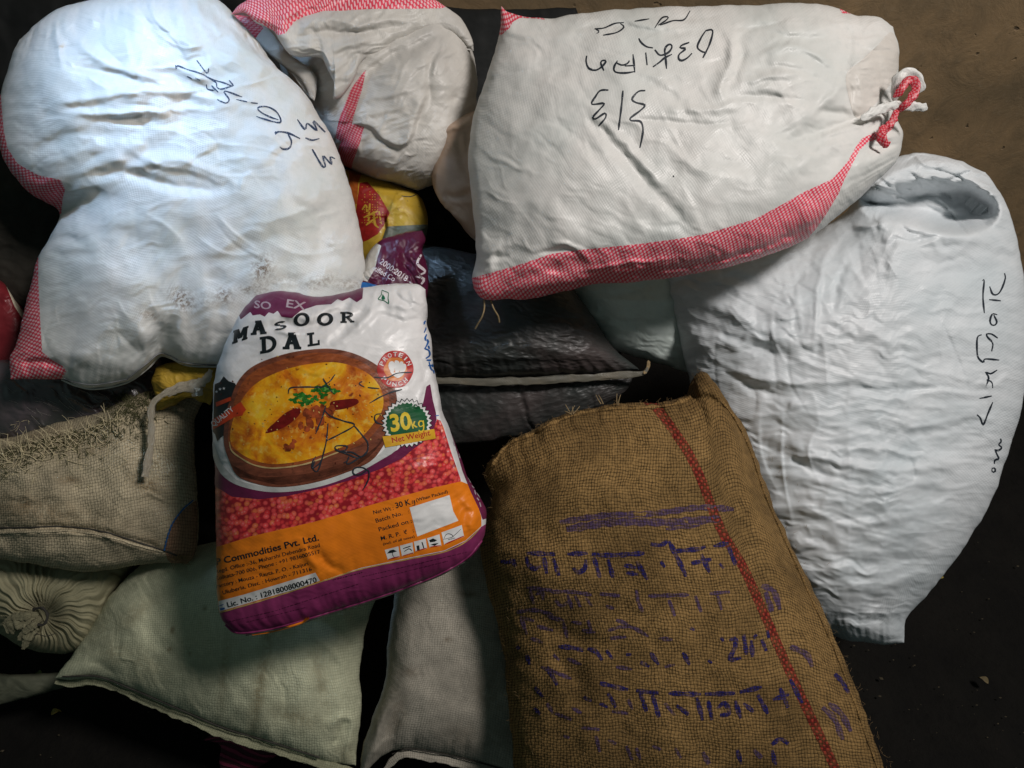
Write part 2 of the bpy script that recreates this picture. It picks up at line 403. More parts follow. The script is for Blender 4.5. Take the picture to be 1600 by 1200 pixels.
    def hit(s, x, y):
        o = Vector(CAM); d = Vector(px2w(x, y, 1.0))-o; d.normalize()
        loc, nrm, i, dist = s.bvh.ray_cast(o, d)
        if loc is None: return None
        t = s.tri[i]; a, b, c = (Vector(s.V[k]) for k in t)
        from mathutils.interpolate import poly_3d_calc
        ww = poly_3d_calc([a, b, c], loc); uv = ww[0]*s.uvs[t[0]]+ww[1]*s.uvs[t[1]]+ww[2]*s.uvs[t[2]]
        nn = ww[0]*s.N[t[0]]+ww[1]*s.N[t[1]]+ww[2]*s.N[t[2]]
        return np.array(loc), nn, uv
    def near(s, x, y):
        h = s.hit(x, y)
        if h: return h
        i = int(np.argmin((s.x.ravel()-x)**2+(s.y.ravel()-y)**2)); return px2w(x, y, s.dep.ravel()[i]), s.N[i], s.uvs[i]
    def decal(s, name, meshes, mat, lift=.0009, parent=None):
        """flat 2-D meshes (verts in photo pixels, tris) laid on the cloth"""
        VV, UU, FF = [], [], []; lift *= .5
        for k, (v2, tr) in enumerate(meshes):
            ok = {}; o = lift+.00006*(k % 5)
            for i, (a, b) in enumerate(v2):
                h = s.hit(a, b)
                if h: ok[i] = len(VV); VV.append(h[0]+h[1]*o); UU.append(h[2])
            for t in tr:
                if all(i in ok for i in t): FF.append([ok[i] for i in t])
        if not FF: print('EMPTY DECAL', name); return None
        return mkmesh(name, VV, np.array(FF), mat, parent or s.root, np.array(UU))
    def tube(s, name, paths, r, mat, lift=.001, parent=None, flat=1.0, seg=6, step=3.0, rfun=None, zoff=None):
        """threads and cords lying on (or a little off) the cloth; path points may carry an own height in metres"""
        VV, FF, UU = [], [], []
        for pth in paths:
            xy = np.array([p[:2] for p in pth], float); hh = np.array([p[2] if len(p) > 2 else 0 for p in pth], float)
            n = max(4, int(np.hypot(*np.diff(xy, axis=0).T).sum()/step)); q = crom(xy, n); hz = np.interp(np.linspace(0, 1, n), np.linspace(0, 1, len(hh)), hh)
            pts = []; nr = []
            for (a, b), h in zip(q, hz):
                p = s.near(a, b); pts.append(p[0]+p[1]*(lift)+(CAM-p[0])/np.linalg.norm(CAM-p[0])*h); nr.append(p[1])
            sweep(np.array(pts), np.array(nr), r, VV, FF, UU, flat, seg, rfun)
        return mkmesh(name, np.array(VV), np.array(FF), mat, parent or s.root, np.array(UU))
def sweep(pts, nr, r, VV, FF, UU, flat=1.0, seg=6, rfun=None, crumple=0.0):
    n = len(pts); T = np.gradient(pts, axis=0); T /= np.linalg.norm(T, axis=1, keepdims=True)+1e-9
    S = np.cross(T, nr); S /= np.linalg.norm(S, axis=1, keepdims=True)+1e-9; Nn = np.cross(S, T); b0 = len(VV); L = 0
    for i in range(n):
        rr = r*(rfun(i/(n-1)) if rfun else 1)
        if i: L += np.linalg.norm(pts[i]-pts[i-1])
        for k in range(seg):
            a = 2*math.pi*k/seg; q = rr*(1+crumple*.7*(.24*math.sin(3*a+i*.31)+.16*math.sin(5*a-i*.57)+.10*math.sin(2*a+i*1.1))); VV.append(pts[i]+S[i]*math.cos(a)*q+Nn[i]*math.sin(a)*q*flat); UU.append((k/seg*r*6, L))
    for i in range(n-1):
        for k in range(seg):
            a = b0+i*seg+k; b = b0+i*seg+(k+1) % seg; FF.append((a, b, b+seg, a+seg))

# ---- flat shapes in photo pixels
def refine(v2, tr, mx):
    bm = bmesh.new(); vs = [bm.verts.new((a, b, 0)) for a, b in v2]
    for t in tr:
        try: bm.faces.new([vs[i] for i in t])
        except ValueError: pass
    bmesh.ops.remove_doubles(bm, verts=bm.verts, dist=.02)
    bmesh.ops.triangulate(bm, faces=bm.faces)
    for _ in range(5):
        es = [e for e in bm.edges if e.calc_length() > mx]
        if not es: break
        bmesh.ops.subdivide_edges(bm, edges=es, cuts=1); bmesh.ops.triangulate(bm, faces=bm.faces)
    bm.verts.index_update(); r = ([(v.co.x, v.co.y) for v in bm.verts], [[v.index for v in f.verts] for f in bm.faces]); bm.free(); return r
def pmesh(pts, mx=4.0, curve=0):
    if curve: pts = [tuple(p) for p in crom(pts, curve, True)[:-1]]
    tr = tessellate_polygon([[Vector((a, b, 0)) for a, b in pts]]); return refine(pts, tr, mx)
def stroke(pts, wd=3.0, smooth=True, taper=.6):
    pts = np.array(pts, float); L = np.hypot(*np.diff(pts, axis=0).T).sum(); n = max(3, int(L/2.6))
    q = crom(pts, n) if smooth and len(pts) > 2 else np.stack([np.interp(np.linspace(0, 1, n), np.linspace(0, 1, len(pts)), pts[:, i]) for i in (0, 1)], -1)
    t = np.gradient(q, axis=0); t /= np.hypot(*t.T)[:, None]+1e-9; nn = np.stack([-t[:, 1], t[:, 0]], -1)
    ph = random.random()*9; k = np.arange(n)
    ww = wd/2*(1+.18*np.sin(k*.7+ph))*np.minimum(1, taper+(1-taper)*np.minimum(k, n-1-k)/3)
    v = np.concatenate([q+nn*ww[:, None], q-nn*ww[:, None]])
    tr = []
    for i in range(n-1): tr += [(i, i+1, n+i+1), (i, n+i+1, n+i)]
    return [tuple(p) for p in v], tr
def zs(ox, oy, sc, strokes, wd=3.0, **k): return [stroke([(ox+a*sc, oy+b*sc) for a, b in st], wd, **k) for st in strokes]
_tx = {}
def glyphs(txt, bold=0.0):
    if (txt, bold) in _tx: return _tx[(txt, bold)]
    cu = bpy.data.curves.new('t', 'FONT'); cu.body = txt; cu.size = 1; cu.offset = bold; cu.resolution_u = 3
    o = bpy.data.objects.new('t', cu); scn.collection.objects.link(o)
    dg = bpy.context.evaluated_depsgraph_get(); me = o.evaluated_get(dg).to_mesh()
    v = np.array([p.co[:2] for p in me.vertices]).reshape(-1, 2); f = [list(p.vertices) for p in me.polygons]
    bpy.data.objects.remove(o); bpy.data.curves.remove(cu); _tx[(txt, bold)] = (v, f); return v, f
def text(txt, p0, p1, h, bold=0.0, lean=0.0, mx=3.0, bend=0.0):
    """txt running from p0 to p1 (photo pixels), letters h pixels high, turned the way the line runs"""
    v, f = glyphs(txt, bold); lo, hi = v[:, 0].min(), v[:, 0].max(); p0 = np.array(p0, float); p1 = np.array(p1, float)
    R = p1-p0; up = np.array([R[1], -R[0]])/np.hypot(*R)*h/.73
    q = p0+((v[:, 0]-lo)/(hi-lo))[:, None]*R+v[:, 1:2]*up+v[:, 1:2]*lean*R[None]/np.hypot(*R)*h
    if bend: t = (v[:, 0]-lo)/(hi-lo); q = q+(4*t*(1-t)*bend)[:, None]*(up/np.hypot(*up))
    return refine([tuple(a) for a in q], f, mx)
def slab(ch, bl, R, U, wt=.255):
    """slab-serif capital drawn by hand in a unit box, placed by its corner and two edge vectors"""
    bl, R, U = (np.array(a, float) for a in (bl, R, U)); s = .16
    rect = lambda a, b, c, d: [(a, b), (c, b), (c, d), (a, d)]
    bar = lambda x0, y0, x1, y1, w_=wt: [(x0-w_/2, y0), (x0+w_/2, y0), (x1+w_/2, y1), (x1-w_/2, y1)]
    ring = lambda a0, a1, cx=.5, cy=.5, rx=.5, ry=.5: [(cx+rx*math.cos(a), cy+ry*math.sin(a)) for a in np.linspace(a0, a1, 20)] + [(cx+(rx-wt*.95)*math.cos(a), cy+(ry-wt*.75)*math.sin(a)) for a in np.linspace(a1, a0, 20)]
    P = math.pi
    G = {'M': [bar(.2, 0, .2, 1), bar(.82, 0, .82, 1), bar(.25, 1, .5, .25), bar(.77, 1, .5, .25), rect(0, 0, .38, s), rect(.62, 0, 1, s), rect(0, 1-s, .3, 1), rect(.72, 1-s, 1, 1)],
         'A': [bar(.18, 0, .5, 1), bar(.82, 0, .5, 1, wt*1.3), rect(.3, .3, .7, .3+s), rect(0, 0, .38, s), rect(.6, 0, 1, s), rect(.28, 1-s, .6, 1)],
         'D': [bar(.24, 0, .24, 1), ring(-P/2, P/2, .45, .5, .55, .5), rect(0, 0, .5, s), rect(0, 1-s, .5, 1)],
         'L': [bar(.28, 0, .28, 1), rect(0, 0, .95, s), rect(0, 1-s, .55, 1), rect(.8, 0, .95, .38)],
         'O': [ring(0, P), ring(P, 2*P)],
         'S': [ring(.15*P, 1.5*P, .5, .74, .42, .27), ring(-.85*P, .5*P, .5, .27, .45, .27)],
         'R': [bar(.24, 0, .24, 1), ring(-P/2, P/2, .45, .72, .45, .28), rect(0, 0, .45, s), rect(0, 1-s, .5, 1), bar(.85, 0, .5, .5), rect(.68, 0, 1, s), rect(.24, .44, .5, .44+s)]}
    return [pmesh([tuple(bl+a*R+b*U) for a, b in g], 4.0) for g in G[ch]]

# ------------------------------------------------------------------ ground and wall
def ground_material(name, c1, c2, scale, bumpd, rough=.95, spec=.2):
    b = NB(name); tc = b.new('ShaderNodeTexCoord').outputs['Object']
    n = b.noise(tc, scale, 8, .65); n2 = b.noise(tc, scale*7, 5, .7)
    c = b.mix(b.rng(n, .35, .65), c1, c2); c = b.mix(b.math('MULTIPLY', b.rng(n2, .5, .7), .5), c, tuple(x*.5 for x in c1))
    b.put(b.bsdf.inputs['Base Color'], c); b.bsdf.inputs['Roughness'].default_value = rough
    b.bsdf.inputs['Specular IOR Level'].default_value = spec
    b.bump(b.math('ADD', b.math('MULTIPLY', n, 2.0), b.math('MULTIPLY', n2, .6)), bumpd); return b.m
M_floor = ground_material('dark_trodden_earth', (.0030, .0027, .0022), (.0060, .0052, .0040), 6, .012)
M_wall = ground_material('grimy_plaster', (.20, .145, .085), (.105, .082, .052), 2.2, .006)
def wallmat():
    b = NB('stained_plaster'); tc = b.new('ShaderNodeTexCoord').outputs['Object']
    mp = b.new('ShaderNodeMapping'); b.put(mp.inputs[0], tc); mp.inputs['Scale'].default_value = (1, 1, 1); mp.inputs['Rotation'].default_value = (0, .5, 0)
    big = b.noise(tc, 1.7, 6, .62, .5); mid = b.noise(mp.outputs[0], 9, 6, .7, .8); fine = b.noise(tc, 60, 5, .7); pit = b.noise(tc, 26, 2, .5)
    c = b.mix(b.rng(big, .36, .64), (.31, .20, .10), (.165, .115, .06))
    c = b.mix(b.math('MULTIPLY', b.rng(mid, .46, .66), .45), c, (.10, .075, .042))
    c = b.mix(b.math('MULTIPLY', b.rng(fine, .55, .72), .35), c, (.26, .20, .13))
    c = b.mix(b.math('MULTIPLY', b.rng(pit, .72, .76), .7), c, (.018, .014, .010))
    b.put(b.bsdf.inputs['Base Color'], c); b.bsdf.inputs['Roughness'].default_value = .8
    b.bump(b.math('ADD', b.math('ADD', b.math('MULTIPLY', mid, 1.2), b.math('MULTIPLY', fine, .25)), b.math('MULTIPLY', b.rng(pit, .70, .76), -.6)), .004); return b.m
M_wall = wallmat()
def sheet(name, fn, nx, ny, mat, label=None, kind='structure'):
    a, b = np.meshgrid(np.linspace(0, 1, nx), np.linspace(0, 1, ny)); P = fn(a, b).reshape(-1, 3); i = np.arange(nx*ny).reshape(ny, nx)
    q = np.stack([i[:-1, :-1], i[:-1, 1:], i[1:, 1:], i[1:, :-1]], -1).reshape(-1, 4)
    o = mkmesh(name, P, q, mat, None, np.stack([a, b], -1).reshape(-1, 2)*4); return tag(o, label, None, None, kind)
def fl(a, b):
    x = -3+6*a; y = -.6+3.1*b; return np.stack([x, y, .012*fbm(x*3, y*3, 5, 4)+.004*fbm(x*20, y*20, 6, 3)], -1)
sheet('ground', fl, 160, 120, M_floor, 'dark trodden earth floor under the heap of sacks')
WY = 2.42
def wl(a, b):
    x = -3+6*a; z = -.05+2.9*b; return np.stack([x, WY+.008*fbm(x*2.2, z*2.2, 8, 4), z], -1)
sheet('back_wall', wl, 160, 90, M_wall, 'stained brown plaster wall behind the heap of sacks')

# ------------------------------------------------------------------ shared cloths
WHITE = (.74, .73, .70)
M_pp = fabric('white_woven_plastic', (.73, .71, .68), (.62, .635, .61), crk=1.0, cscale=17)
M_ppA = fabric('white_woven_plastic_smooth', (.73, .71, .685), (.62, .645, .62), crk=1.0, cscale=15, cstretch=(1, 1.8), crot=.5, wamp=.12, dirt=(.15, .075, .022))
M_ppD = fabric('white_woven_plastic_ribbed', (.69, .715, .735), (.57, .62, .645), crk=2.2, cscale=9, cstretch=(.6, 2.0), crot=.1, rough=.42, spec=.32, wamp=.17)
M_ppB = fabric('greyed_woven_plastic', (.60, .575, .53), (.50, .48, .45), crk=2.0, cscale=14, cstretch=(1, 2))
M_pink = check('red_white_check_weave', (.66, .05, .09), (.82, .52, .55))
M_pinkdeep = check('deep_red_check_weave', (.52, .012, .03), (.62, .20, .22), .0080)
def marker(nm, ink, skip):
    b = NB(nm); k = 2*math.pi/.0062; u, v = b.sep(b.warp(b.uv(), 9, .012))
    wv = b.math('MULTIPLY', b.math('SINE', b.math('MULTIPLY', u, k)), b.math('SINE', b.math('MULTIPLY', v, k)))
    f = b.math('ADD', b.math('MULTIPLY', wv, .16), b.noise(b.uv(), 75, 4, .7)); c = b.mix(b.rng(f, skip, skip+.16), ink, (.40, .41, .42))
    b.put(b.bsdf.inputs['Base Color'], c); b.bsdf.inputs['Roughness'].default_value = .6; return b.m
M_marker = marker('marker_ink', (.012, .018, .028), .68); M_bluemarker = marker('blue_black_marker', (.012, .032, .085), .56)
M_thread = plain('dark_sewing_thread', (.035, .032, .026), .8, .3, 100)
M_greythread = plain('grey_sewing_thread', (.22, .23, .24), .8, .3, 100)
M_twine = plain('jute_twine', (.30, .22, .12), .9, .4, 90, .1)

M_palethread = plain('pale_sewing_thread', (.42, .44, .45), .7, .3, 100)
def sackroot(name, z, px, py, label, cat='sack', group=None): return empty(name, px2w(px, py, z), label, cat, group)

# ================================================================== A: white sack, upper left
rA = sackroot('white_sack', 1.7, 300, 590, 'big white sack at upper left, wavy folds, handwriting slanting down its right shoulder')
A = Sack(rA, 'sack_body', M_ppA,
    top=[(30, 62), (75, 22), (125, 3), (200, -8), (290, -14), (340, 0), (372, 30), (404, 66)],
    right=[(404, 66), (432, 105), (468, 135), (502, 185), (530, 240), (549, 300), (560, 345), (568, 392), (570, 440), (560, 500), (530, 560)],
    bottom=[(16, 592), (60, 592), (98, 592), (118, 602), (150, 607), (198, 597), (232, 573), (250, 556), (268, 560), (290, 570), (335, 572), (420, 570), (530, 560)],
    left=[(30, 62), (12, 110), (-2, 160), (-4, 215), (14, 262), (48, 303), (92, 331), (76, 374), (60, 402), (44, 462), (26, 535), (16, 560), (16, 592)],
    z0=1.61, grad=(-.05, -.12), bulge=.14, back=.10, n=(300, 300), prof=(2.4, .55, 2.8, .42), lump=.012, lumpw=.17,
    crease=.0024, cang=-12, cw=(.12, .035), fct=1.15, seed=11, uvang=.35,
    folds=[([(96, 296), (150, 272), (200, 270), (260, 289), (320, 297), (350, 293)], 10, -13), ([(180, 272), (260, 250), (330, 268), (375, 288)], 9, 11), ([(110, 300), (150, 262), (220, 225), (265, 205)], 13, 9),
           ([(95, 40), (150, 90), (200, 112), (280, 140), (360, 165)], 8, 9), ([(92, 100), (150, 110), (230, 128), (300, 142)], 6, -5),
           ([(60, 172), (150, 178), (215, 176), (285, 172), (330, 170)], 6, 8), ([(90, 160), (170, 150), (230, 142), (290, 150)], 6, 6), ([(150, 186), (230, 192), (300, 188)], 7, -4),
           ([(60, 175), (110, 172), (170, 163)], 8, -6), ([(55, 262), (110, 240), (170, 228), (240, 212)], 12, 8), ([(40, 240), (100, 215), (160, 205)], 10, -6),
           ([(84, 30), (90, 60), (95, 100)], 6, 7), ([(230, -5), (240, 30), (270, 55), (320, 75)], 9, 9), ([(225, 0), (250, 45), (300, 65)], 7, -8, 'c'), ([(300, 0), (330, 35), (370, 65), (420, 110)], 8, 7), ([(290, -5), (335, 20), (390, 70)], 7, -7),
           ([(200, 232), (240, 255), (300, 268), (355, 290)], 5, 5), ([(75, 376), (110, 372), (140, 382)], 8, -8), ([(80, 360), (120, 340), (130, 310)], 9, 7), ([(70, 392), (115, 398), (160, 392)], 7, -5),
           ([(98, 576), (75, 566), (30, 566)], 5, -10), ([(245, 560), (248, 520), (230, 480)], 14, -10), ([(268, 560), (280, 515), (275, 470)], 13, 8), ([(215, 585), (225, 540), (205, 500)], 13, 7),
           ([(330, 570), (345, 530), (350, 490)], 16, -8), ([(120, 595), (160, 560), (230, 545)], 12, -5), ([(70, 540), (120, 558), (190, 560)], 14, 8)],
    bumps=[(110, 170, 70, 60, 0, 14), (400, 330, 110, 130, 0, 20), (180, 460, 110, 70, 10, 12), (95, 320, 45, 30, 0, -35), (330, 90, 90, 50, 30, 10), (250, 385, 60, 30, 0, -8), (440, 480, 80, 50, -20, 4)],
    cre=[(40, -6, 16, 130, 3.2, (60, 20, 440, 290)), (14, 20, 8, 150, 3.4, (90, 20, 380, 160)), (12, 30, 14, 110, 2.6, (250, 200, 540, 420)), (34, -20, 45, 60, 1.3, (60, 300, 560, 590)), (16, 60, 20, 60, 2.2, (60, 470, 420, 590)), (14, 55, 12, 90, 2.6, (40, -10, 400, 110))],
    pucker=[('b', .06, 7, 22), ('t', .10, 10, 14)],
    dirt=[(285, 468, 22, 15, 40, .9), (350, 462, 16, 13, 20, .75), (410, 420, 16, 22, 20, .85), (420, 442, 60, 12, -10, .30), (232, 492, 18, 8, 20, .55), (316, 468, 60, 20, -8, .24), (500, 440, 30, 10, -15, .5), (395, 452, 30, 10, 0, .5), (545, 445, 26, 10, 0, .4)])
sA = (A.poly([(-40, 100), (0, 130), (3, 170), (6, 205), (12, 232), (28, 256), (60, 274), (95, 281), (102, 296), (98, 310), (96, 335), (60, 330), (-40, 300)]))
A.overlay('border_stripe', sA, M_pink)
sA = (A.poly([(60, 396), (60, 440), (63, 500), (66, 550), (82, 563), (98, 572), (104, 580), (96, 593), (70, 620), (-20, 620), (-20, 480)]))
A.overlay('border_stripe', sA, M_pink)
A.decal('handwriting', zs(0, 0, .375, [[(732, 272), (735, 290), (740, 275), (780, 290), (840, 308), (880, 330), (930, 345), (972, 360), (955, 335)], [(820, 252), (862, 305), (870, 285)],
    [(870, 325), (900, 345), (905, 365), (925, 372), (972, 358)], [(780, 318), (800, 328)], [(815, 325), (835, 335)], [(860, 352), (865, 372), (895, 375), (880, 355), (910, 385)],
    [(905, 415), (940, 430), (955, 415), (935, 380), (1010, 405)], [(985, 415), (1030, 425)], [(1045, 428), (1075, 432)], [(1068, 485), (1095, 495), (1160, 512), (1170, 500), (1150, 465), (1110, 445), (1075, 450), (1090, 470), (1130, 490), (1160, 500)]], 2.4), M_bluemarker)
A.decal('handwritten_date', zs(0, 0, .375, [[(1150, 548), (1145, 560), (1160, 550), (1200, 555), (1250, 578)], [(1200, 560), (1214, 590), (1205, 618), (1180, 622), (1165, 612)],
    [(1238, 498), (1270, 540), (1280, 515), (1320, 545), (1305, 505), (1355, 552)], [(1272, 575), (1300, 585), (1330, 578)], [(1300, 622), (1340, 690), (1355, 693), (1345, 650), (1380, 685), (1375, 655), (1395, 662)]], 3.0), M_bluemarker)
A.tube('hem_stitching', [[(100, 590), (120, 597), (150, 600), (196, 592), (202, 588), (230, 566), (248, 552), (266, 555), (290, 566), (335, 569), (400, 568)]], .0011, M_greythread, .0015)
hemA = [(98, 594), (120, 603), (150, 608), (198, 598), (232, 575), (250, 557), (268, 560), (292, 571), (335, 573), (400, 571)]
A.tube('folded_hem', [hemA], .0055, M_ppA, .0, flat=.35)

# ================================================================== C: white sack, upper right
rC = sackroot('white_sack', 1.7, 1000, 440, 'white sack at upper right, red checked band along its lower edge, neck knotted at right')
Cs = Sack(rC, 'sack_body', M_pp,
    top=[(784, 10), (800, 22), (850, 29), (900, 22), (1000, 12), (1100, 9), (1180, 8), (1240, 4), (1300, 10), (1340, 24), (1372, 26), (1396, 42)],
    right=[(1396, 42), (1404, 72), (1404, 110), (1400, 150), (1402, 185), (1410, 208), (1408, 236), (1394, 260), (1366, 286)],
    bottom=[(741, 450), (756, 468), (790, 467), (822, 468), (870, 458), (930, 444), (1000, 440), (1100, 425), (1180, 405), (1255, 376), (1300, 345), (1340, 312), (1366, 286)],
    left=[(784, 10), (781, 50), (762, 115), (742, 175), (732, 235), (735, 290), (741, 350), (744, 400), (738, 430), (741, 450)],
    z0=1.58, grad=(.02, -.16), bulge=.17, back=.11, n=(320, 240), prof=(2.6, .5, 2.6, .42), lump=.008, lumpw=.15,
    crease=.0026, cang=34, cw=(.12, .04), fct=1.15, seed=23, uvang=-.25, jitter=1.4,
    folds=[([(900, 170), (950, 215), (1000, 275), (1060, 335), (1085, 360)], 9, -8), ([(930, 175), (985, 235), (1040, 295)], 8, 6), ([(880, 195), (930, 240), (960, 285)], 9, -5), ([(1000, 120), (1050, 150), (1085, 190)], 8, -6), ([(990, 185), (1080, 195), (1140, 192)], 5, -5), ([(1040, 165), (1100, 172), (1160, 165)], 7, 6),
           ([(1270, 175), (1318, 178), (1330, 186)], 7, -12), ([(1250, 185), (1280, 170), (1325, 120)], 8, 8), ([(1180, 90), (1230, 72), (1275, 85), (1310, 110)], 7, 9), ([(1200, 60), (1245, 48), (1300, 38), (1360, 35)], 10, 9), ([(1190, 48), (1240, 58), (1300, 60)], 6, -7), ([(1150, 45), (1195, 40), (1230, 28)], 6, -9, 'c'), ([(1130, 40), (1145, 80), (1130, 120), (1122, 150)], 8, 10), ([(1155, 50), (1160, 90), (1145, 130)], 7, -7),
           ([(1170, 110), (1230, 105), (1290, 128)], 6, -6), ([(1150, 130), (1210, 118), (1270, 115)], 6, 6), ([(1140, 150), (1200, 150), (1260, 160)], 6, -5), ([(1310, 30), (1330, 60), (1322, 110)], 7, -5), ([(1322, 118), (1330, 150), (1334, 186)], 4, -7, 'c'), ([(1322, 116), (1355, 85), (1392, 50)], 4, 7, 'c'),
           ([(1280, 212), (1330, 195), (1370, 182), (1400, 172)], 10, 14), ([(1255, 215), (1300, 200), (1334, 188), (1380, 174)], 6, -14), ([(1200, 285), (1260, 250), (1330, 210), (1395, 175)], 13, 6), ([(1225, 225), (1260, 205), (1300, 190)], 7, -6),
           ([(1340, 110), (1348, 150), (1345, 175)], 6, 5), ([(1365, 80), (1380, 120), (1378, 165)], 6, -5), ([(1400, 190), (1370, 215), (1350, 250), (1345, 290)], 8, -9), ([(1345, 225), (1375, 232), (1400, 225)], 5, -7), ([(1370, 205), (1392, 215), (1408, 212)], 5, 7), ([(1330, 300), (1345, 260), (1360, 222)], 8, 6),
           ([(745, 440), (765, 420), (770, 390), (800, 380)], 8, 8), ([(750, 405), (775, 400), (800, 400)], 5, -7), ([(780, 462), (800, 440), (850, 425), (930, 400)], 9, -5), ([(830, 400), (870, 390), (905, 392)], 5, -6), ([(860, 378), (900, 388), (925, 410)], 5, 5), ([(775, 25), (800, 50), (850, 60), (900, 50)], 9, 6), ([(900, 30), (960, 25), (1020, 40), (1080, 35)], 7, 6), ([(880, 45), (960, 40), (1040, 52), (1110, 45)], 6, -6), ([(1010, 20), (1060, 28), (1120, 24)], 6, -6), ([(860, 95), (780, 100), (760, 140)], 16, 7),
           ([(800, 462), (1000, 428), (1140, 402), (1250, 362), (1310, 320)], 5, -9), ([(900, 425), (980, 412), (1060, 402)], 4, 4)],
    bumps=[(900, 240, 130, 130, 0, 12), (1230, 110, 70, 60, 0, 14), (1365, 110, 40, 60, 0, 10), (1060, 250, 110, 80, 0, -8), (1375, 245, 35, 40, 0, 10), (1335, 188, 40, 16, -20, -16)],
    cre=[(30, 42, 14, 110, 2.0, (780, 120, 1150, 420)), (34, -14, 16, 75, 2.8, (1120, 20, 1400, 230)), (22, 0, 14, 100, 2.2, (840, 20, 1200, 120)), (18, 65, 25, 45, 2.0, (1000, 330, 1340, 440)), (14, 75, 20, 50, 2.2, (1330, 190, 1405, 290))],
    pucker=[('r', .07, 8, 16), ('l', .04, 4, 12)])
bandC = Cs.poly([(700, 445), (739, 434), (775, 424), (817, 412), (860, 397), (900, 391), (1000, 381), (1060, 373), (1100, 366), (1178, 343), (1225, 318), (1256, 300), (1300, 280), (1313, 266), (1326, 250), (1337, 230), (1347, 216), (1372, 205), (1388, 190), (1396, 172), (1404, 176), (1396, 200), (1380, 213), (1356, 222), (1342, 236), (1331, 258), (1319, 281), (1310, 303), (1290, 336), (1276, 356), (1258, 378), (1200, 420), (1000, 470), (820, 500), (700, 500)])
band = Cs.overlay('border_stripe', bandC, M_pink)
Cs.overlay('corner_stripe', (Cs.poly([(760, -10), (840, 22), (852, 31), (838, 29), (812, 28), (802, 34), (796, 44), (782, 56), (770, 40)])), M_pink)
Cs.overlay('corner_stripe', Cs.poly([(1309, -5), (1312, 14), (1316, 21), (1340, 22), (1352, 20), (1330, -5)]), M_pink)
Cs.overlay('clear_patch', Cs.area([(1322, 117), (1345, 95), (1372, 70), (1392, 50), (1402, 70), (1404, 100), (1398, 118), (1378, 150), (1350, 180), (1338, 184), (1328, 160)]), fabric('sun_yellowed_plastic', (.68, .645, .60), (.60, .565, .52), crk=1.8, cscale=18, weave=.004, wamp=.05), .0006)
Cs.decal('handwriting', zs(700, 0, .2834, [[(765, 308), (762, 340), (775, 375), (810, 388), (840, 375), (865, 350), (870, 335), (850, 335), (843, 350), (860, 390)], [(935, 335), (920, 360), (915, 385), (930, 400), (980, 403), (1030, 395)], [(925, 345), (960, 360), (990, 350), (1000, 335)],
    [(1020, 300), (1030, 400)], [(975, 365), (1025, 362)], [(1090, 290), (1098, 360)], [(1052, 212), (1065, 235), (1095, 258), (1130, 265)], [(1140, 275), (1170, 305), (1215, 290), (1235, 260), (1225, 245), (1205, 255), (1195, 280), (1200, 320), (1205, 380)], [(1130, 370), (1165, 345), (1195, 320), (1235, 300)],
    [(1330, 235), (1290, 250), (1280, 265), (1310, 270), (1275, 300), (1272, 325), (1290, 335), (1320, 320), (1345, 295)], [(1420, 170), (1455, 165), (1458, 190), (1440, 250), (1405, 320)], [(1420, 172), (1395, 210), (1375, 260), (1400, 285), (1425, 290)],
    ], 2.9), M_marker)
Cs.decal('faint_handwriting', zs(700, 0, .2834, [[(808, 160), (860, 155), (920, 130), (970, 125)], [(810, 158), (835, 175), (820, 185)], [(950, 130), (970, 150), (930, 180), (855, 195)], [(1030, 118), (1110, 105)], [(1140, 155), (1180, 100), (1215, 95), (1200, 115), (1160, 140)], [(1170, 140), (1240, 115), (1300, 110), (1335, 60)],
    ], 2.2), M_marker)
Cs.decal('handwritten_date', zs(700, 0, .2834, [[(885, 497), (840, 500), (812, 535), (793, 575), (860, 570), (840, 600), (800, 645), (815, 655), (865, 625), (868, 650), (830, 695)], [(965, 500), (955, 600), (940, 718)], [(1088, 500), (1050, 505), (1015, 545), (1035, 565), (1085, 580), (1060, 610), (1007, 650), (1010, 665), (1060, 670), (1075, 710), (1070, 760), (1058, 815)],
    ], 2.9), M_marker)
Cs.decal('ink_spot', zs(700, 0, .2834, [[(1241, 968), (1245, 977)]], 3), M_marker)
# the knot: loops of twisted hem, half of it red checked
def ribbon(name, parent, pts, wd, mat, curl=.5, n=40, twist=0):
    """a twisted strip of cloth; points are (photo x, photo y, metres from the camera plane)"""
    p = np.array(pts, float); q = crom(p[:, :2], n); z = np.interp(np.linspace(0, 1, n), np.linspace(0, 1, len(p)), p[:, 2]); P = px2w(q[:, 0], q[:, 1], z)
    VV, FF, UU = [], [], []; nr = np.repeat((CAM-P.mean(0))[None], n, 0); sweep(P, nr/np.linalg.norm(nr[0]), wd/2, VV, FF, UU, curl, 20, crumple=1.0, rfun=lambda t: (.75+.25*math.sin(math.pi*t)+.08*math.sin(t*23))*min(1, .15+t*9, .15+(1-t)*9)**.5)
    return mkmesh(name, np.array(VV), np.array(FF), mat, parent, np.array(UU))
ribbon('knot_loop', rC, [(1398, 158, 1.50), (1400, 130, 1.49), (1415, 114, 1.48), (1432, 118, 1.48), (1438, 134, 1.49), (1434, 146, 1.50)], .017, M_pp, .4)
ribbon('knot_loop', rC, [(1394, 160, 1.485), (1412, 166, 1.48), (1430, 166, 1.48), (1449, 170, 1.49)], .016, M_pp, .35)
ribbon('knot_loop', rC, [(1402, 174, 1.478), (1418, 160, 1.465), (1430, 145, 1.463), (1430, 130, 1.465), (1418, 127, 1.466), (1408, 140, 1.466), (1396, 152, 1.475)], .0155, M_pinkdeep, .35)
ribbon('knot_tail', rC, [(1402, 172, 1.475), (1396, 186, 1.47), (1386, 200, 1.47), (1378, 208, 1.475)], .013, M_pinkdeep)
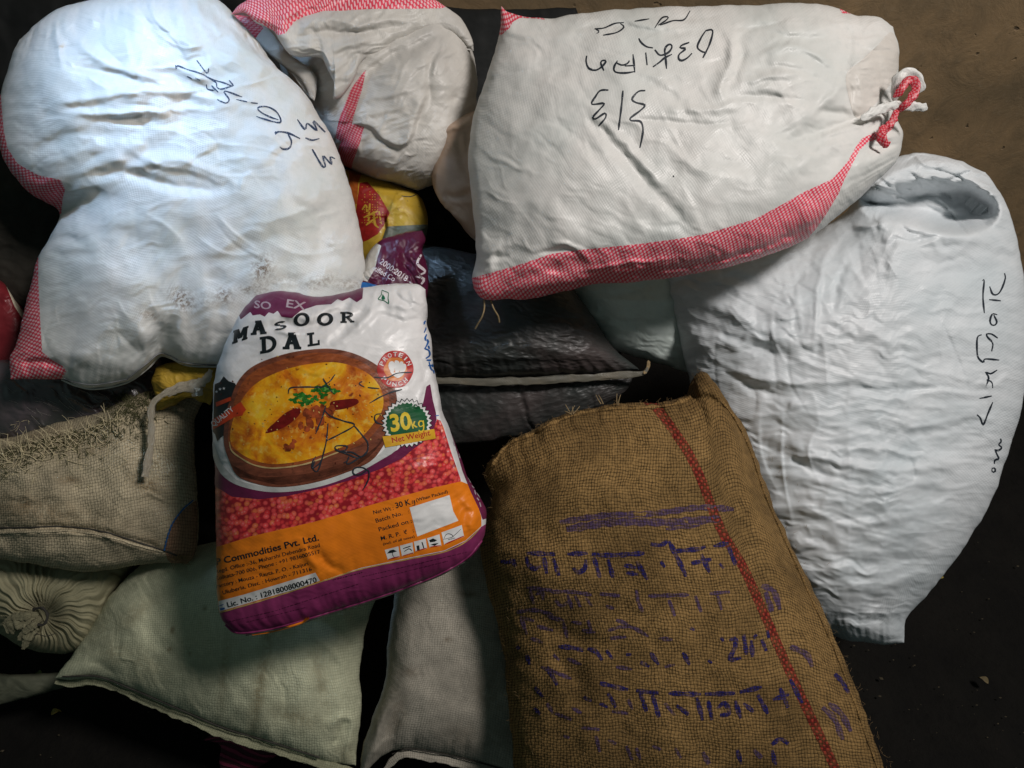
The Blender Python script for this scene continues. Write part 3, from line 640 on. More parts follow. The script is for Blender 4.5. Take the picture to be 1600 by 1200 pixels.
ribbon('knot_tail', rC, [(1384, 196, 1.47), (1377, 208, 1.462), (1380, 220, 1.46), (1387, 230, 1.465)], .016, M_pinkdeep, .4)
ribbon('knot_tail', rC, [(1345, 186, 1.46), (1368, 174, 1.462), (1390, 166, 1.466), (1404, 166, 1.472)], .017, M_pp, .35)
Cs.tube('hem_twine', [[(757, 468, .0), (757, 480, .012), (754, 492, .015), (748, 503, .01), (743, 512, .0)], [(767, 468, .0), (772, 482, .012), (778, 492, .01), (780, 502, .0)]], .0017, M_twine, .002)

# ================================================================== B: open sack, top middle
rB = sackroot('white_sack', 1.8, 640, 280, 'grey-white sack at top centre, mouth folded open with a drooping lip')
M_pinkdull = check('faded_red_check_weave', (.50, .04, .075), (.58, .30, .32))
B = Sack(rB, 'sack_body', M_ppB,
    top=[(420, 60), (500, 40), (590, 10), (660, -4), (705, 18), (728, 50)], right=[(728, 50), (742, 95), (746, 150), (740, 200), (718, 250), (690, 282), (655, 298)],
    bottom=[(520, 250), (546, 264), (600, 284), (655, 298)], left=[(420, 60), (450, 130), (490, 200), (520, 250)],
    z0=1.78, grad=(0, -.05), bulge=.15, back=.08, n=(200, 200), prof=(2.6, .5, 2.6, .5), lump=.008, crease=.004, cang=-25, cw=(.08, .022), seed=31, uvang=.3,
    folds=[([(545, 192), (570, 196), (586, 206), (604, 222), (632, 230), (646, 205), (662, 160), (676, 120)], 22, -14, 's'), ([(560, 130), (600, 95), (650, 70), (705, 45)], 8, -14), ([(560, 180), (600, 130), (650, 100), (700, 80)], 12, 8), ([(700, 40), (712, 60), (735, 90)], 6, 6, 'c'), ([(560, 160), (620, 145), (670, 130)], 6, 5), ([(560, 190), (620, 178), (650, 165)], 6, -5), ([(690, 60), (670, 110), (672, 160)], 6, -8), ([(700, 150), (730, 160), (744, 160)], 6, -6)],
    bumps=[(620, 140, 60, 60, 0, 10)], cre=[(24, -35, 20, 70, 3, (540, 60, 740, 290)), (12, -70, 20, 60, 3, (640, 60, 740, 290))])
B.overlay('border_stripe', B.poly([(540, 196), (556, 194), (569, 198), (562, 225), (553, 248), (547, 272), (520, 262), (528, 235)]), M_pinkdull)
B.overlay('faded_stripe', B.poly([(572, 108), (562, 120), (548, 140), (540, 160), (530, 185), (524, 215), (534, 222), (548, 200), (556, 170), (566, 140)]), M_pinkdull, .0004)
Fp = Sack(rB, 'mouth_flap', M_ppB,
    top=[(362, 22), (380, 4), (430, -14), (560, -22), (650, -14), (700, 14)], right=[(700, 14), (722, 30), (738, 62), (740, 80)],
    bottom=[(362, 22), (385, 20), (402, 36), (428, 48), (440, 68), (458, 87), (498, 89), (510, 104), (524, 134), (521, 154), (534, 150), (552, 126), (566, 96), (600, 80), (650, 56), (700, 50), (740, 80)],
    left=[(362, 22), (362, 22.3), (362, 22.6), (362, 22.9)],
    z0=1.65, grad=(.42, -.2), bulge=.035, back=.006, n=(220, 90), prof=(4, .5, 3, .5), lump=.006, lumpw=.08, crease=.004, cang=-12, cw=(.07, .012), seed=37, uvang=.2, jitter=1.0,
    folds=[([(430, 60), (470, 40), (520, 32), (600, 45)], 7, 7), ([(455, 60), (500, 50), (560, 50), (620, 42)], 5, -8), ([(540, 50), (600, 30), (660, 35)], 6, 6), ([(500, 88), (540, 70), (600, 62), (660, 30)], 7, 7), ([(530, 145), (540, 110), (560, 80), (610, 55)], 7, -6), ([(512, 100), (525, 90), (560, 70)], 5, -5), ([(458, 82), (480, 76), (500, 78), (512, 92), (524, 130)], 4, 6, 'c'), ([(395, 25), (440, 40), (450, 20)], 6, 5)], cre=[(30, -12, 14, 90, 3.4, (420, 10, 720, 90))])
Fp.overlay('border_stripe', Fp.poly([(340, 22), (362, -40), (700, -60), (705, 8), (690, 13), (640, 14), (581, 14), (530, 17), (506, 17), (475, 26), (460, 34), (452, 44), (446, 52), (436, 55), (428, 52), (414, 40), (400, 33), (385, 24)]), M_pink)
Lp = Sack(rB, 'mouth_lip', M_ppB,
    top=[(362, 22), (373, 22), (385, 22)], right=[(385, 22), (398, 32), (416, 42), (436, 66), (454, 86), (478, 102), (494, 118), (495, 140), (491, 158)],
    bottom=[(484, 152), (488, 155), (491, 158)], left=[(362, 22), (372, 40), (396, 64), (425, 90), (460, 116), (474, 132), (484, 152)],
    z0=1.66, bulge=.012, back=.004, n=(60, 120), prof=(3, .5, 4, .5), lump=.003, crease=.002, seed=41, jitter=.8)
Lp.overlay('lip_stripe', Lp.poly([(350, 15), (390, 15), (398, 30), (412, 44), (404, 53), (397, 64), (380, 70), (340, 40)]), M_pinkdeep)
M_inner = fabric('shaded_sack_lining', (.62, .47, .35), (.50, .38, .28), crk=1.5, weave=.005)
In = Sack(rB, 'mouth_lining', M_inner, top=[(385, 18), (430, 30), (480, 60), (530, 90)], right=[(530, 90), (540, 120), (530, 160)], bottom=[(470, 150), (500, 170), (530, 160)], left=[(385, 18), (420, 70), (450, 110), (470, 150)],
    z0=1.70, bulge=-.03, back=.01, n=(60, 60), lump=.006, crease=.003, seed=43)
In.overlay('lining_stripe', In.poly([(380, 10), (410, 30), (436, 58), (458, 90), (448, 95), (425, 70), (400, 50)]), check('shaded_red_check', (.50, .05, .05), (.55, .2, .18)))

# ================================================================== D: tall white sack, right
rD = sackroot('tall_white_sack', 1.95, 1400, 1005, 'tall ribbed white sack slumped at the right, handwriting running down its right flank')
def xD(x, y, u, v, mx, my):
    r = ridged(mx/.34+.25*my, (my-.16*mx+.02*fbm(mx/.2, my/.1, 63, 2))/.062, 61, 3, 1.5)-.75
    return .0050*r*sstep(430, 620, y)*(.3+.7*sstep(1040, 1200, x))*(.5+.5*sstep(-.4, .3, fbm(mx/.1, my/.06, 62, 2)))
D = Sack(rD, 'sack_body', M_ppD,
    top=[(1041, 425), (1100, 408), (1180, 390), (1260, 368), (1316, 335), (1342, 300), (1352, 264), (1390, 248), (1432, 239), (1490, 248), (1540, 270)],
    right=[(1540, 270), (1562, 300), (1582, 345), (1594, 400), (1604, 470), (1606, 560), (1596, 640), (1572, 720), (1545, 790), (1510, 850), (1470, 905), (1420, 962), (1412, 1004)],
    bottom=[(1270, 980), (1318, 1000), (1350, 1004), (1382, 1007), (1412, 1004)],
    left=[(1041, 425), (1050, 480), (1062, 530), (1074, 580), (1088, 640), (1104, 700), (1130, 780), (1165, 850), (1215, 925), (1270, 980)],
    z0=1.80, grad=(0, .10), bulge=.22, back=.12, n=(260, 340), prof=(2.3, .5, 2.8, .5), lump=.010, lumpw=.2, crease=.0046, cang=8, cw=(.15, .034), fct=1.35, seed=53, uvang=.05,
    extra=xD,
    folds=[([(1430, 400), (1520, 425), (1590, 400)], 12, -6), ([(1270, 560), (1276, 480), (1284, 420), (1300, 380)], 5, 4), ([(1300, 500), (1310, 440), (1330, 400)], 6, -4), ([(1060, 440), (1120, 430), (1170, 440), (1200, 470)], 8, -7), ([(1100, 415), (1150, 450), (1210, 455)], 8, 7), ([(1100, 470), (1200, 520), (1260, 530)], 9, 7), ([(1080, 500), (1170, 540), (1240, 560)], 8, -7),
           ([(1090, 540), (1160, 585), (1270, 600), (1330, 590)], 7, 7), ([(1110, 560), (1190, 610), (1280, 625)], 8, -8), ([(1330, 660), (1400, 680), (1480, 670), (1560, 640)], 8, -6), ([(1320, 600), (1400, 610), (1480, 600)], 7, -5), ([(1200, 680), (1300, 720), (1400, 735), (1520, 720)], 8, 8), ([(1200, 700), (1300, 745), (1400, 760)], 7, -8), ([(1240, 790), (1330, 820), (1450, 800)], 8, 7), ([(1260, 830), (1340, 880), (1440, 870)], 9, -8), ([(1290, 890), (1360, 920), (1450, 890)], 9, 8), ([(1300, 960), (1350, 965), (1410, 975)], 8, -8), ([(1340, 990), (1360, 960), (1400, 940)], 7, 6), ([(1410, 1000), (1405, 970), (1380, 950)], 6, -6), ([(1250, 720), (1350, 700), (1440, 715)], 6, 6),
           ([(1328, 460), (1326, 600), (1326, 760), (1326, 920)], 3.0, 1.0, 'c'),
           ([(1345, 292), (1380, 282), (1430, 258), (1480, 262)], 8, 9), ([(1340, 312), (1400, 300), (1450, 285), (1490, 290)], 6, -12), ([(1350, 330), (1410, 318), (1470, 325), (1530, 345)], 6, 8), ([(1330, 300), (1360, 340), (1430, 350)], 6, -6), ([(1440, 300), (1500, 310), (1550, 330)], 5, 6), ([(1500, 260), (1530, 290), (1560, 330)], 8, 8), ([(1360, 268), (1358, 288), (1352, 300)], 6, 6)],
    dents=[([(1346, 312), (1400, 292), (1460, 284), (1520, 290), (1556, 318), (1556, 340), (1530, 358), (1480, 362), (1420, 345), (1370, 338)], 26, 150)],
    bumps=[(1550, 300, 25, 50, -20, 14), (1500, 370, 70, 14, 5, 16), (1390, 272, 45, 16, -15, 16), (1130, 460, 60, 40, 0, 10)],
    cre=[(46, 6, 9, 150, 3.0, (1130, 600, 1580, 990)), (26, 22, 10, 110, 3.0, (1060, 420, 1330, 640)), (24, -20, 30, 60, 1.6, (1330, 380, 1590, 640)), (60, 10, 20, 70, 13, (1350, 250, 1560, 360)), (22, 82, 12, 170, 3.2, (1120, 420, 1540, 760)), (10, 60, 14, 110, 3.4, (1180, 380, 1400, 500)), (14, 95, 12, 60, 2.2, (1180, 390, 1340, 520))],
    pucker=[('b', .05, 7, 10)])
D.decal('handwriting', zs(1440, 400, .3168, [[(300, 122), (308, 120), (302, 200), (309, 282)], [(408, 85), (412, 110), (395, 160), (375, 188), (350, 188), (335, 150)], [(332, 215), (390, 221)], [(372, 290), (350, 285), (338, 310), (340, 335), (358, 342), (370, 325), (355, 290)], 
    [(295, 388), (275, 400), (272, 450), (278, 500), (305, 525), (312, 508), (382, 513)], [(375, 405), (345, 385), (320, 385), (325, 400), (350, 430), (345, 470)], [(372, 562), (340, 580), (315, 572), (330, 600), (318, 640)], [(320, 610), (345, 622), (350, 650)], [(285, 702), (345, 690)], [(350, 720), (325, 780), (303, 832), (290, 800), (272, 782)],
    ], 2.6), M_marker)
D.decal('signature', zs(1440, 400, .3168, [[(388, 900), (392, 915), (380, 930), (395, 945), (375, 960), (362, 955), (372, 980), (380, 1000), (362, 1005), (358, 1025)], [(345, 1048), (360, 1045), (362, 1062), (348, 1066), (346, 1050)]], 2.8), M_marker)

# ================================================================== G: black bag in the middle
rG = sackroot('black_plastic_sack', 1.85, 850, 640, 'dark glossy film-wrapped sack with a pale sewn edge, in mid heap')
def glossy(name, col, col2, rough, crk, cs, stretch=(1, 1), rot=0, coat=.6):
    b = NB(name); b.put(b.bsdf.inputs['Base Color'], b.mix(b.rng(b.noise(b.uv(), 6, 4), .4, .6), col, col2))
    b.bsdf.inputs['Roughness'].default_value = rough; b.bsdf.inputs['Coat Weight'].default_value = coat; b.bsdf.inputs['Coat Roughness'].default_value = .15
    b.bump(poly_height(b, .005, .03, crk, cs, stretch, rot), .001); return b.m
M_black = glossy('dark_film', (.030, .034, .032), (.060, .048, .046), .46, 2.6, 24, (1, 2), .2, .08)
G = Sack(rG, 'sack_body', M_black, top=[(640, 380), (740, 395), (850, 420), (890, 440)], right=[(890, 440), (930, 500), (965, 550), (1000, 578)], bottom=[(640, 592), (700, 591), (800, 590), (900, 586), (1000, 578)], left=[(640, 380), (640, 450), (640, 520), (640, 592)],
    z0=1.76, grad=(.02, -.12), bulge=.11, back=.1, n=(180, 150), prof=(3, .5, 2.6, .5), lump=.006, crease=.003, cang=10, cw=(.06, .015), seed=71, folds=[([(930, 500), (960, 540), (990, 565)], 8, 5), ([(760, 560), (800, 540), (850, 545), (900, 560)], 6, 5), ([(700, 575), (800, 570), (900, 568), (980, 570)], 6, -5)], pucker=[('b', .12, 6, 26)])
M_hemG = fabric('pale_folded_hem', (.17, .155, .12), (.09, .088, .07), crk=1.5, cscale=20, stains=.6)
Gu = Sack(rG, 'sack_underside', M_black, top=[(640, 590), (700, 592), (800, 592), (900, 588), (992, 582)], right=[(992, 582), (985, 602), (965, 622)], bottom=[(640, 700), (760, 690), (880, 664), (965, 622)], left=[(640, 590), (640, 620), (640, 660), (640, 700)],
    z0=1.78, bulge=.03, back=.05, n=(140, 50), lump=.006, crease=.004, cang=80, cw=(.05, .015), seed=73, grad=(0, .35))
ribbon('sewn_edge', rG, [(650, 592, 1.723), (720, 596, 1.720), (800, 596, 1.716), (880, 592, 1.716), (950, 588, 1.718), (1003, 583, 1.723), (1012, 574, 1.723)], .017, M_hemG, .18, 90)
ribbon('frayed_tip', rG, [(1006, 584, 1.718), (1012, 574, 1.735), (1013, 563, 1.735)], .008, M_twine, .5, 10)

rW = sackroot('shade_backing', 2.1, 300, 500, 'added black backing standing in for the shade behind the upper sacks')  # added near-black body, its colour stands in for shade between the sacks
M_shade = fabric('shade_backing_black', (.012, .013, .013), (.008, .009, .009), crk=2, cscale=8, rough=.75, spec=.2)
Wp = Sack(rW, 'shade_backing_body', M_shade, top=[(-120, -60), (200, -50), (560, -30), (690, 8), (780, 14), (900, 12)], right=[(900, 12), (960, 200), (980, 420), (960, 640)], bottom=[(-120, 640), (200, 680), (600, 700), (960, 640)], left=[(-120, -60), (-130, 150), (-130, 400), (-120, 640)],
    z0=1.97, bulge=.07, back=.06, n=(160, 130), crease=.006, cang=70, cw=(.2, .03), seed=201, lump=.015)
# ================================================================== H, I, J, K: what shows between
rH = sackroot('pale_green_sack', 1.9, 1000, 575, 'dull pale green sack wedged under the checked band of the sack lying above it')
M_ppH = fabric('pale_green_plastic', (.72, .80, .76), (.60, .68, .64), crk=2.4, cscale=12, cstretch=(.8, 2), crot=-.3)
H = Sack(rH, 'sack_body', M_ppH, top=[(860, 420), (920, 400), (1000, 390), (1060, 390)], right=[(1060, 390), (1080, 450), (1090, 520), (1078, 584)], bottom=[(920, 520), (960, 548), (1010, 562), (1078, 584)], left=[(860, 420), (885, 455), (905, 490), (920, 520)],
    z0=1.84, bulge=.1, back=.08, n=(120, 120), crease=.006, cang=12, cw=(.1, .022), seed=81, lump=.01, folds=[([(900, 455), (960, 470), (1060, 470)], 7, 6), ([(900, 470), (970, 500), (1060, 510)], 7, -7)])
rI = sackroot('beige_sack', 1.9, 720, 370, 'beige crumpled sack peeping out left of the knotted white sack')
M_ppI = fabric('beige_plastic', (.54, .39, .29), (.44, .31, .22), crk=1.2, cscale=10, wamp=.05)
I = Sack(rI, 'sack_body', M_ppI, top=[(700, 190), (735, 176), (780, 160), (830, 160)], right=[(830, 160), (850, 240), (850, 330), (830, 400)], bottom=[(706, 334), (740, 374), (780, 400), (830, 400)], left=[(700, 190), (682, 205), (679, 240), (675, 285), (688, 315), (706, 334)],
    z0=1.70, bulge=.06, back=.06, n=(110, 120), crease=.004, cang=60, cw=(.07, .03), seed=83, lump=.012, folds=[([(685, 212), (705, 200), (735, 195)], 6, 8), ([(690, 305), (715, 308), (745, 296)], 6, -10), ([(700, 310), (730, 318), (750, 310)], 6, 8), ([(715, 210), (722, 250), (735, 290)], 7, -7), ([(735, 200), (730, 240), (742, 285)], 6, -6)])
rJ = sackroot('yellow_sack', 1.9, 610, 390, 'yellow and red printed sack in the gap below the sack with the open mouth')
M_yel = fabric('yellow_print_plastic', (.50, .32, .03), (.40, .27, .04), crk=2, cscale=14, wamp=.08, stains=.4)
J = Sack(rJ, 'sack_body', M_yel, top=[(530, 262), (570, 272), (610, 285), (645, 298)], right=[(645, 298), (662, 315), (668, 345), (664, 385)], bottom=[(540, 420), (580, 420), (620, 412), (664, 385)], left=[(530, 262), (530, 310), (535, 370), (540, 420)],
    z0=1.78, bulge=.07, back=.07, n=(110, 120), crease=.003, seed=87, folds=[([(615, 310), (605, 335), (603, 360), (594, 385)], 12, -10, 's'), ([(620, 305), (635, 298), (650, 310)], 7, 6)])
M_redprint = plain('red_print', (.33, .015, .012), .5, .4, 60)
M_orprint = plain('orange_print', (.42, .10, .015), .5, .3, 40)
J.overlay('red_panel', J.poly([(562, 286), (574, 284), (592, 304), (609, 333), (600, 352), (590, 366), (575, 375), (562, 380), (555, 340)]), M_redprint)
J.overlay('orange_panel', J.poly([(545, 262), (566, 268), (560, 285), (558, 318), (552, 320), (546, 300)]), M_orprint)
J.overlay('grey_base', J.poly([(604, 354), (640, 352), (690, 350), (690, 430), (590, 430), (596, 378)]), plain('grey_green_print', (.13, .15, .12), .5, .3, 40))
J.decal('printed_letters', [stroke([(566, 328), (572, 320), (574, 334)], 3.4), stroke([(568, 340), (590, 330)], 3), stroke([(578, 318), (576, 346)], 3.4), stroke([(584, 330), (586, 350), (592, 356)], 3.4), stroke([(572, 352), (590, 338)], 3), stroke([(592, 330), (596, 350)], 3)]
    + [pmesh([(a-1, b), (a, b-1), (a+1, b), (a, b+1)]) for a in range(566, 606, 4) for b in range(288, 350, 4) if (b-284) > (a-574)*1.35 and random.random() < .4], plain('yellow_ink', (.50, .30, .03), .5, .2, 40))
J.decal('small_print', zs(500, 200, .25, [[(455, 330), (480, 345), (520, 365)], [(505, 355), (515, 372)], [(510, 425), (560, 430), (600, 418)], [(400, 300), (440, 320)]], 1.6), M_marker)
rK = sackroot('maroon_sack', 1.75, 620, 455, 'crumpled maroon printed sack end standing up behind the lentil sack')
M_maroon = fabric('maroon_print_plastic', (.085, .008, .034), (.065, .007, .026), crk=2.4, cscale=20, wamp=.05, rough=.34)
K = Sack(rK, 'sack_body', M_maroon, top=[(568, 408), (582, 385), (600, 373), (628, 364), (658, 361)], right=[(658, 361), (664, 374), (660, 392), (668, 420), (668, 452), (664, 490)], bottom=[(400, 500), (470, 500), (560, 500), (664, 490)], left=[(568, 408), (566, 430), (566, 445), (480, 452), (430, 458), (400, 500)],
    z0=1.60, grad=(0, -.3), bulge=.045, back=.05, n=(150, 110), prof=(3, .5, 4, .5), crease=.004, cang=70, cw=(.05, .016), lump=.008, lumpw=.07, seed=91, folds=[([(602, 372), (606, 400), (600, 440)], 7, -8), ([(640, 365), (630, 400), (640, 450)], 7, -9), ([(655, 395), (650, 420), (662, 450)], 6, 8), ([(600, 378), (640, 372), (660, 380)], 4, 4)])
K.overlay('white_panel', K.poly([(560, 415), (575, 392), (586, 379), (596, 384), (590, 402), (586, 420), (574, 440), (560, 436)]), M_ppB)
K.overlay('blue_edge', K.poly([(560, 441), (572, 441), (590, 446), (610, 450), (560, 470), (380, 480), (380, 440)]), plain('blue_print', (.015, .13, .40), .4, .3, 60))
K.overlay('white_edge', K.poly([(500, 452), (535, 450), (538, 462), (500, 464)]), M_ppB, .0009)
K.decal('printed_text', [text('2000:2018', (592, 411), (634, 440), 9.5, .012), text('rtified Co', (581, 421), (615, 440), 8.5, .01), stroke([(658, 398), (652, 412), (664, 424), (655, 430)], 4), stroke([(650, 432), (662, 436), (658, 444)], 4), stroke([(640, 440), (646, 448), (640, 452)], 3.4)], plain('white_ink', (.62, .55, .58), .5, .2, 40))

# ================================================================== E: printed lentil sack
rE = sackroot('lentil_sack', 1.55, 540, 990, 'white, red and orange printed sack of red lentils with a picture of a full bowl')
M_Ewhite = fabric('white_print_film', (.78, .76, .75), (.72, .71, .71), crk=1.1, cscale=15, wamp=.04, rough=.34, cstretch=(1, 1.5))
E = Sack(rE, 'sack_body', M_Ewhite,
    top=[(400, 462), (425, 456), (452, 456), (500, 463), (545, 455), (575, 448), (620, 443), (650, 444), (665, 452)],
    right=[(665, 452), (668, 478), (667, 505), (674, 530), (678, 575), (686, 612), (690, 640), (702, 668), (716, 705), (730, 745), (748, 775), (760, 802), (756, 838)],
    bottom=[(368, 990), (400, 990), (450, 979), (520, 957), (600, 932), (680, 902), (728, 876), (746, 858), (756, 838)],
    left=[(400, 462), (376, 488), (356, 528), (340, 570), (333, 610), (332, 680), (336, 750), (338, 850), (339, 920), (346, 965), (368, 990)],
    z0=1.40, grad=(.02, .05), bulge=.11, back=.17, n=(240, 300), prof=(2.6, .45, 3.0, .42), lump=.005, lumpw=.13, crease=.0013, cang=-15, cw=(.08, .02), seed=101, jitter=1.4,
    folds=[([(404, 520), (440, 508), (480, 512), (520, 492), (560, 462)], 7, -9), ([(400, 505), (440, 492), (480, 494), (540, 470)], 7, 8), ([(430, 512), (446, 520), (470, 520)], 5, 6), ([(510, 540), (540, 515), (575, 475)], 6, -5), ([(520, 545), (560, 510), (600, 470)], 7, 5), ([(600, 470), (630, 480), (660, 482)], 6, 6), ([(590, 492), (630, 502), (668, 498)], 6, -6), ([(640, 455), (650, 470), (664, 474)], 5, 6), ([(610, 455), (630, 470), (650, 492)], 5, -4),
           ([(668, 500), (672, 560), (684, 615), (690, 655), (705, 704), (720, 747), (736, 778)], 5, 7), ([(655, 540), (664, 600), (656, 625)], 5, -6), ([(650, 640), (664, 600), (672, 590)], 4, 5), ([(676, 560), (690, 620), (698, 660), (712, 700), (726, 745)], 4, -5), ([(470, 850), (490, 880), (500, 910)], 8, 5), ([(500, 860), (515, 885), (540, 890)], 6, -4), ([(700, 760), (720, 790), (726, 830)], 7, -5), ([(725, 780), (740, 800), (735, 840)], 7, 5)],
    bumps=[(620, 650, 60, 60, 0, 6), (460, 640, 100, 70, 0, 6), (430, 900, 70, 30, -15, -4)], cre=[(26, -30, 25, 55, 1.3, (380, 450, 680, 620)), (22, 75, 15, 50, 1.4, (640, 500, 750, 820)), (20, -15, 25, 60, 1.0, (340, 700, 740, 960))],
    pucker=[('b', .06, 5, 26), ('t', .07, 5, 12)])
zE = lambda pts: [(320+a*.25, 420+b*.25) for a, b in pts]
z2 = lambda pts: [(320+a*.2875, 700+b*.2875) for a, b in pts]
M_pmar = fabric('maroon_print', (.145, .016, .065), (.12, .014, .055), crk=1.1, cscale=15, wamp=.04, rough=.36)
M_por = fabric('orange_print', (.80, .215, .010), (.74, .185, .010), crk=1.1, cscale=15, wamp=.04, rough=.36)
M_ink = plain('black_print', (.012, .016, .018), .4, .3, 60)
def lentil_mat():
    b = NB('lentil_print'); v = b.new('ShaderNodeTexVoronoi'); b.put(v.inputs['Vector'], b.uv()); v.inputs['Scale'].default_value = 138
    e = b.new('ShaderNodeTexVoronoi', feature='DISTANCE_TO_EDGE'); b.put(e.inputs['Vector'], b.uv()); e.inputs['Scale'].default_value = 138
    s_ = b.new('ShaderNodeSeparateColor'); b.put(s_.inputs[0], v.outputs['Color'])
    c = b.mix(s_.outputs[0], (.62, .028, .032), (.76, .09, .09)); c = b.mix(b.rng(s_.outputs[1], .6, 1), c, (.68, .16, .05))
    c = b.mix(b.rng(v.outputs['Distance'], .05, .30, .45, 0), c, (.92, .38, .34)); c = b.mix(b.rng(v.outputs['Distance'], .45, .72), c, (.30, .010, .018))
    b.put(b.bsdf.inputs['Base Color'], c); b.bsdf.inputs['Roughness'].default_value = .36; b.bump(poly_height(b, .0062, .04, 1.1, 15, (1, 1), 0), .001); return b.m
def dal_mat():
    b = NB('curry_print'); n = b.noise(b.uv(), 16, 6, .65, .6); n2 = b.noise(b.uv(), 70, 4, .6); n3 = b.noise(b.uv(), 38, 3, .5)
    c = b.ramp(n, [(.30, (.28, .045, .005)), (.43, (.56, .15, .005)), (.54, (.74, .32, .006)), (.68, (.78, .50, .03))])
    c = b.mix(b.math('MULTIPLY', b.rng(n2, .55, .68), .7), c, (.75, .52, .10)); c = b.mix(b.rng(n3, .66, .72), c, (.20, .03, .006))
    b.put(b.bsdf.inputs['Base Color'], c); b.bsdf.inputs['Roughness'].default_value = .36; b.bump(poly_height(b, .0062, .04, 1.1, 15, (1, 1), 0), .001); return b.m
def bowl_mat(nm, c1, c2):
    b = NB(nm); n = b.noise(b.uv(1, 5), 22, 6, .7); c = b.mix(b.rng(n, .35, .65), c1, c2); c = b.mix(b.rng(b.noise(b.uv(), 90, 2), .62, .72), c, tuple(x*.4 for x in c1))
    b.put(b.bsdf.inputs['Base Color'], c); b.bsdf.inputs['Roughness'].default_value = .38; b.bump(poly_height(b, .0062, .04, 1.1, 15, (1, 1), 0), .001); return b.m
E.overlay('printed_heading_band', E.poly(zE([(225, 318), (285, 270), (300, 292), (345, 285), (375, 300), (400, 272), (430, 282), (455, 262), (480, 300), (545, 308), (600, 262), (700, 228), (790, 222), (830, 190), (860, 202), (905, 180), (950, 210), (985, 186), (990, 130), (985, 60), (300, 60), (200, 250)])), M_pmar)
low = [(330, 855), (337, 855), (392, 838), (492, 815), (579, 789), (665, 765), (720, 752)]
rt = [(660, 690), (676, 672), (683, 655), (688, 657), (693, 668), (704, 704), (719, 747), (720, 752)]
E.overlay('lentil_picture', E.poly([(325, 750), (337, 757), (363, 774), (406, 778), (449, 773), (507, 760), (550, 747), (596, 730), (630, 712), (648, 698)]+rt[:-1]+low[::-1]+[(325, 855)]), lentil_mat())
E.overlay('maroon_crescent', E.poly([(325, 718), (337, 723), (349, 743), (377, 759), (429, 768), (492, 761), (550, 742), (593, 719), (622, 702), (650, 668), (662, 625), (666, 604), (672, 600), (676, 625), (681, 645), (682, 656), (676, 674), (660, 692), (645, 702), (630, 715), (596, 732), (550, 749), (507, 762), (449, 775), (406, 780), (363, 776), (337, 760), (325, 756)]), M_pmar, .0008)  # printed maroon crescent below the plate rim
E.overlay('plate_rim', E.area([(334, 690), (345, 720), (360, 740), (377, 752), (429, 761), (492, 754), (550, 735), (590, 712), (610, 690), (621, 676), (622, 690), (618, 704), (593, 720), (550, 743), (492, 762), (429, 769), (377, 760), (349, 744), (337, 724), (330, 705)]), fabric('plate_print', (.56, .57, .55), (.48, .49, .48), crk=1.1, cscale=15, wamp=.04, rough=.36), .0011)
bowl = [(505, 545), (450, 552), (400, 570), (375, 592), (362, 620), (353, 650), (350, 690), (358, 718), (372, 744), (406, 757), (441, 761), (492, 754), (544, 737), (580, 720), (600, 695), (612, 670), (620, 640), (618, 610), (605, 585), (580, 565), (545, 550)]
E.overlay('printed_bowl', E.area(bowl, 120), bowl_mat('bowl_print', (.24, .070, .035), (.10, .028, .014)), .0014)
E.overlay('bowl_inside', E.area([(500, 551), (450, 560), (402, 578), (378, 600), (366, 630), (358, 668), (358, 696), (372, 714), (398, 727), (432, 732), (482, 724), (532, 707), (568, 692), (592, 668), (607, 640), (605, 608), (588, 582), (552, 560)], 120), bowl_mat('bowl_inside_print', (.36, .09, .022), (.16, .035, .012)), .0017)
E.overlay('printed_curry', E.area([(512, 566), (458, 574), (412, 592), (386, 614), (370, 642), (361, 672), (362, 694), (376, 708), (400, 720), (432, 725), (480, 718), (528, 701), (560, 687), (582, 664), (598, 638), (596, 610), (578, 586), (548, 571)], 120), dal_mat(), .0020)
E.decal('bowl_edge', [stroke([(359, 690), (363, 704), (378, 716), (400, 727), (432, 731), (480, 724), (530, 706)], 2.2)], plain('cream_print', (.55, .40, .18), .4, .3, 80), .0023)
E.overlay('orange_panel', E.poly([(325, 858)]+low[1:]+[(732, 757), (745, 785), (752, 808), (752, 822), (728, 844), (694, 860), (645, 870), (564, 887), (504, 907), (420, 934), (341, 957), (325, 960)]), M_por)
M_pmag = fabric('magenta_print', (.27, .035, .13), (.22, .028, .105), crk=1.3, cscale=15, wamp=.04, rough=.34)
E.overlay('maroon_base', E.poly([(300, 968), (341, 958), (420, 934), (500, 909), (504, 908), (564, 888), (645, 871), (694, 861), (728, 845), (752, 823), (790, 800), (790, 1050), (300, 1050)]), M_pmag)
E.decal('printed_line', [stroke([(341, 958), (420, 935), (500, 909), (510, 906), (564, 889), (645, 872), (694, 862), (728, 846), (750, 825)], 1.6)], plain('yellow_line', (.66, .42, .12), .4, .3, 80), .0012)
E.overlay('side_gusset', E.poly([(700, 662), (712, 700), (722, 735), (735, 768), (748, 795), (754, 812), (790, 800), (740, 690), (710, 640)]), M_pmar, .0008)
E.decal('gusset_writing', [stroke([(708+i*8.2, 690+i*19), (710+i*8.2, 697+i*19)], 2.2) for i in range(6)]+[stroke([(712+i*8.2, 702+i*19), (716+i*8, 706+i*19)], 2.0) for i in range(5)], plain('pale_print', (.5, .42, .46), .4, .3, 80), .0012)
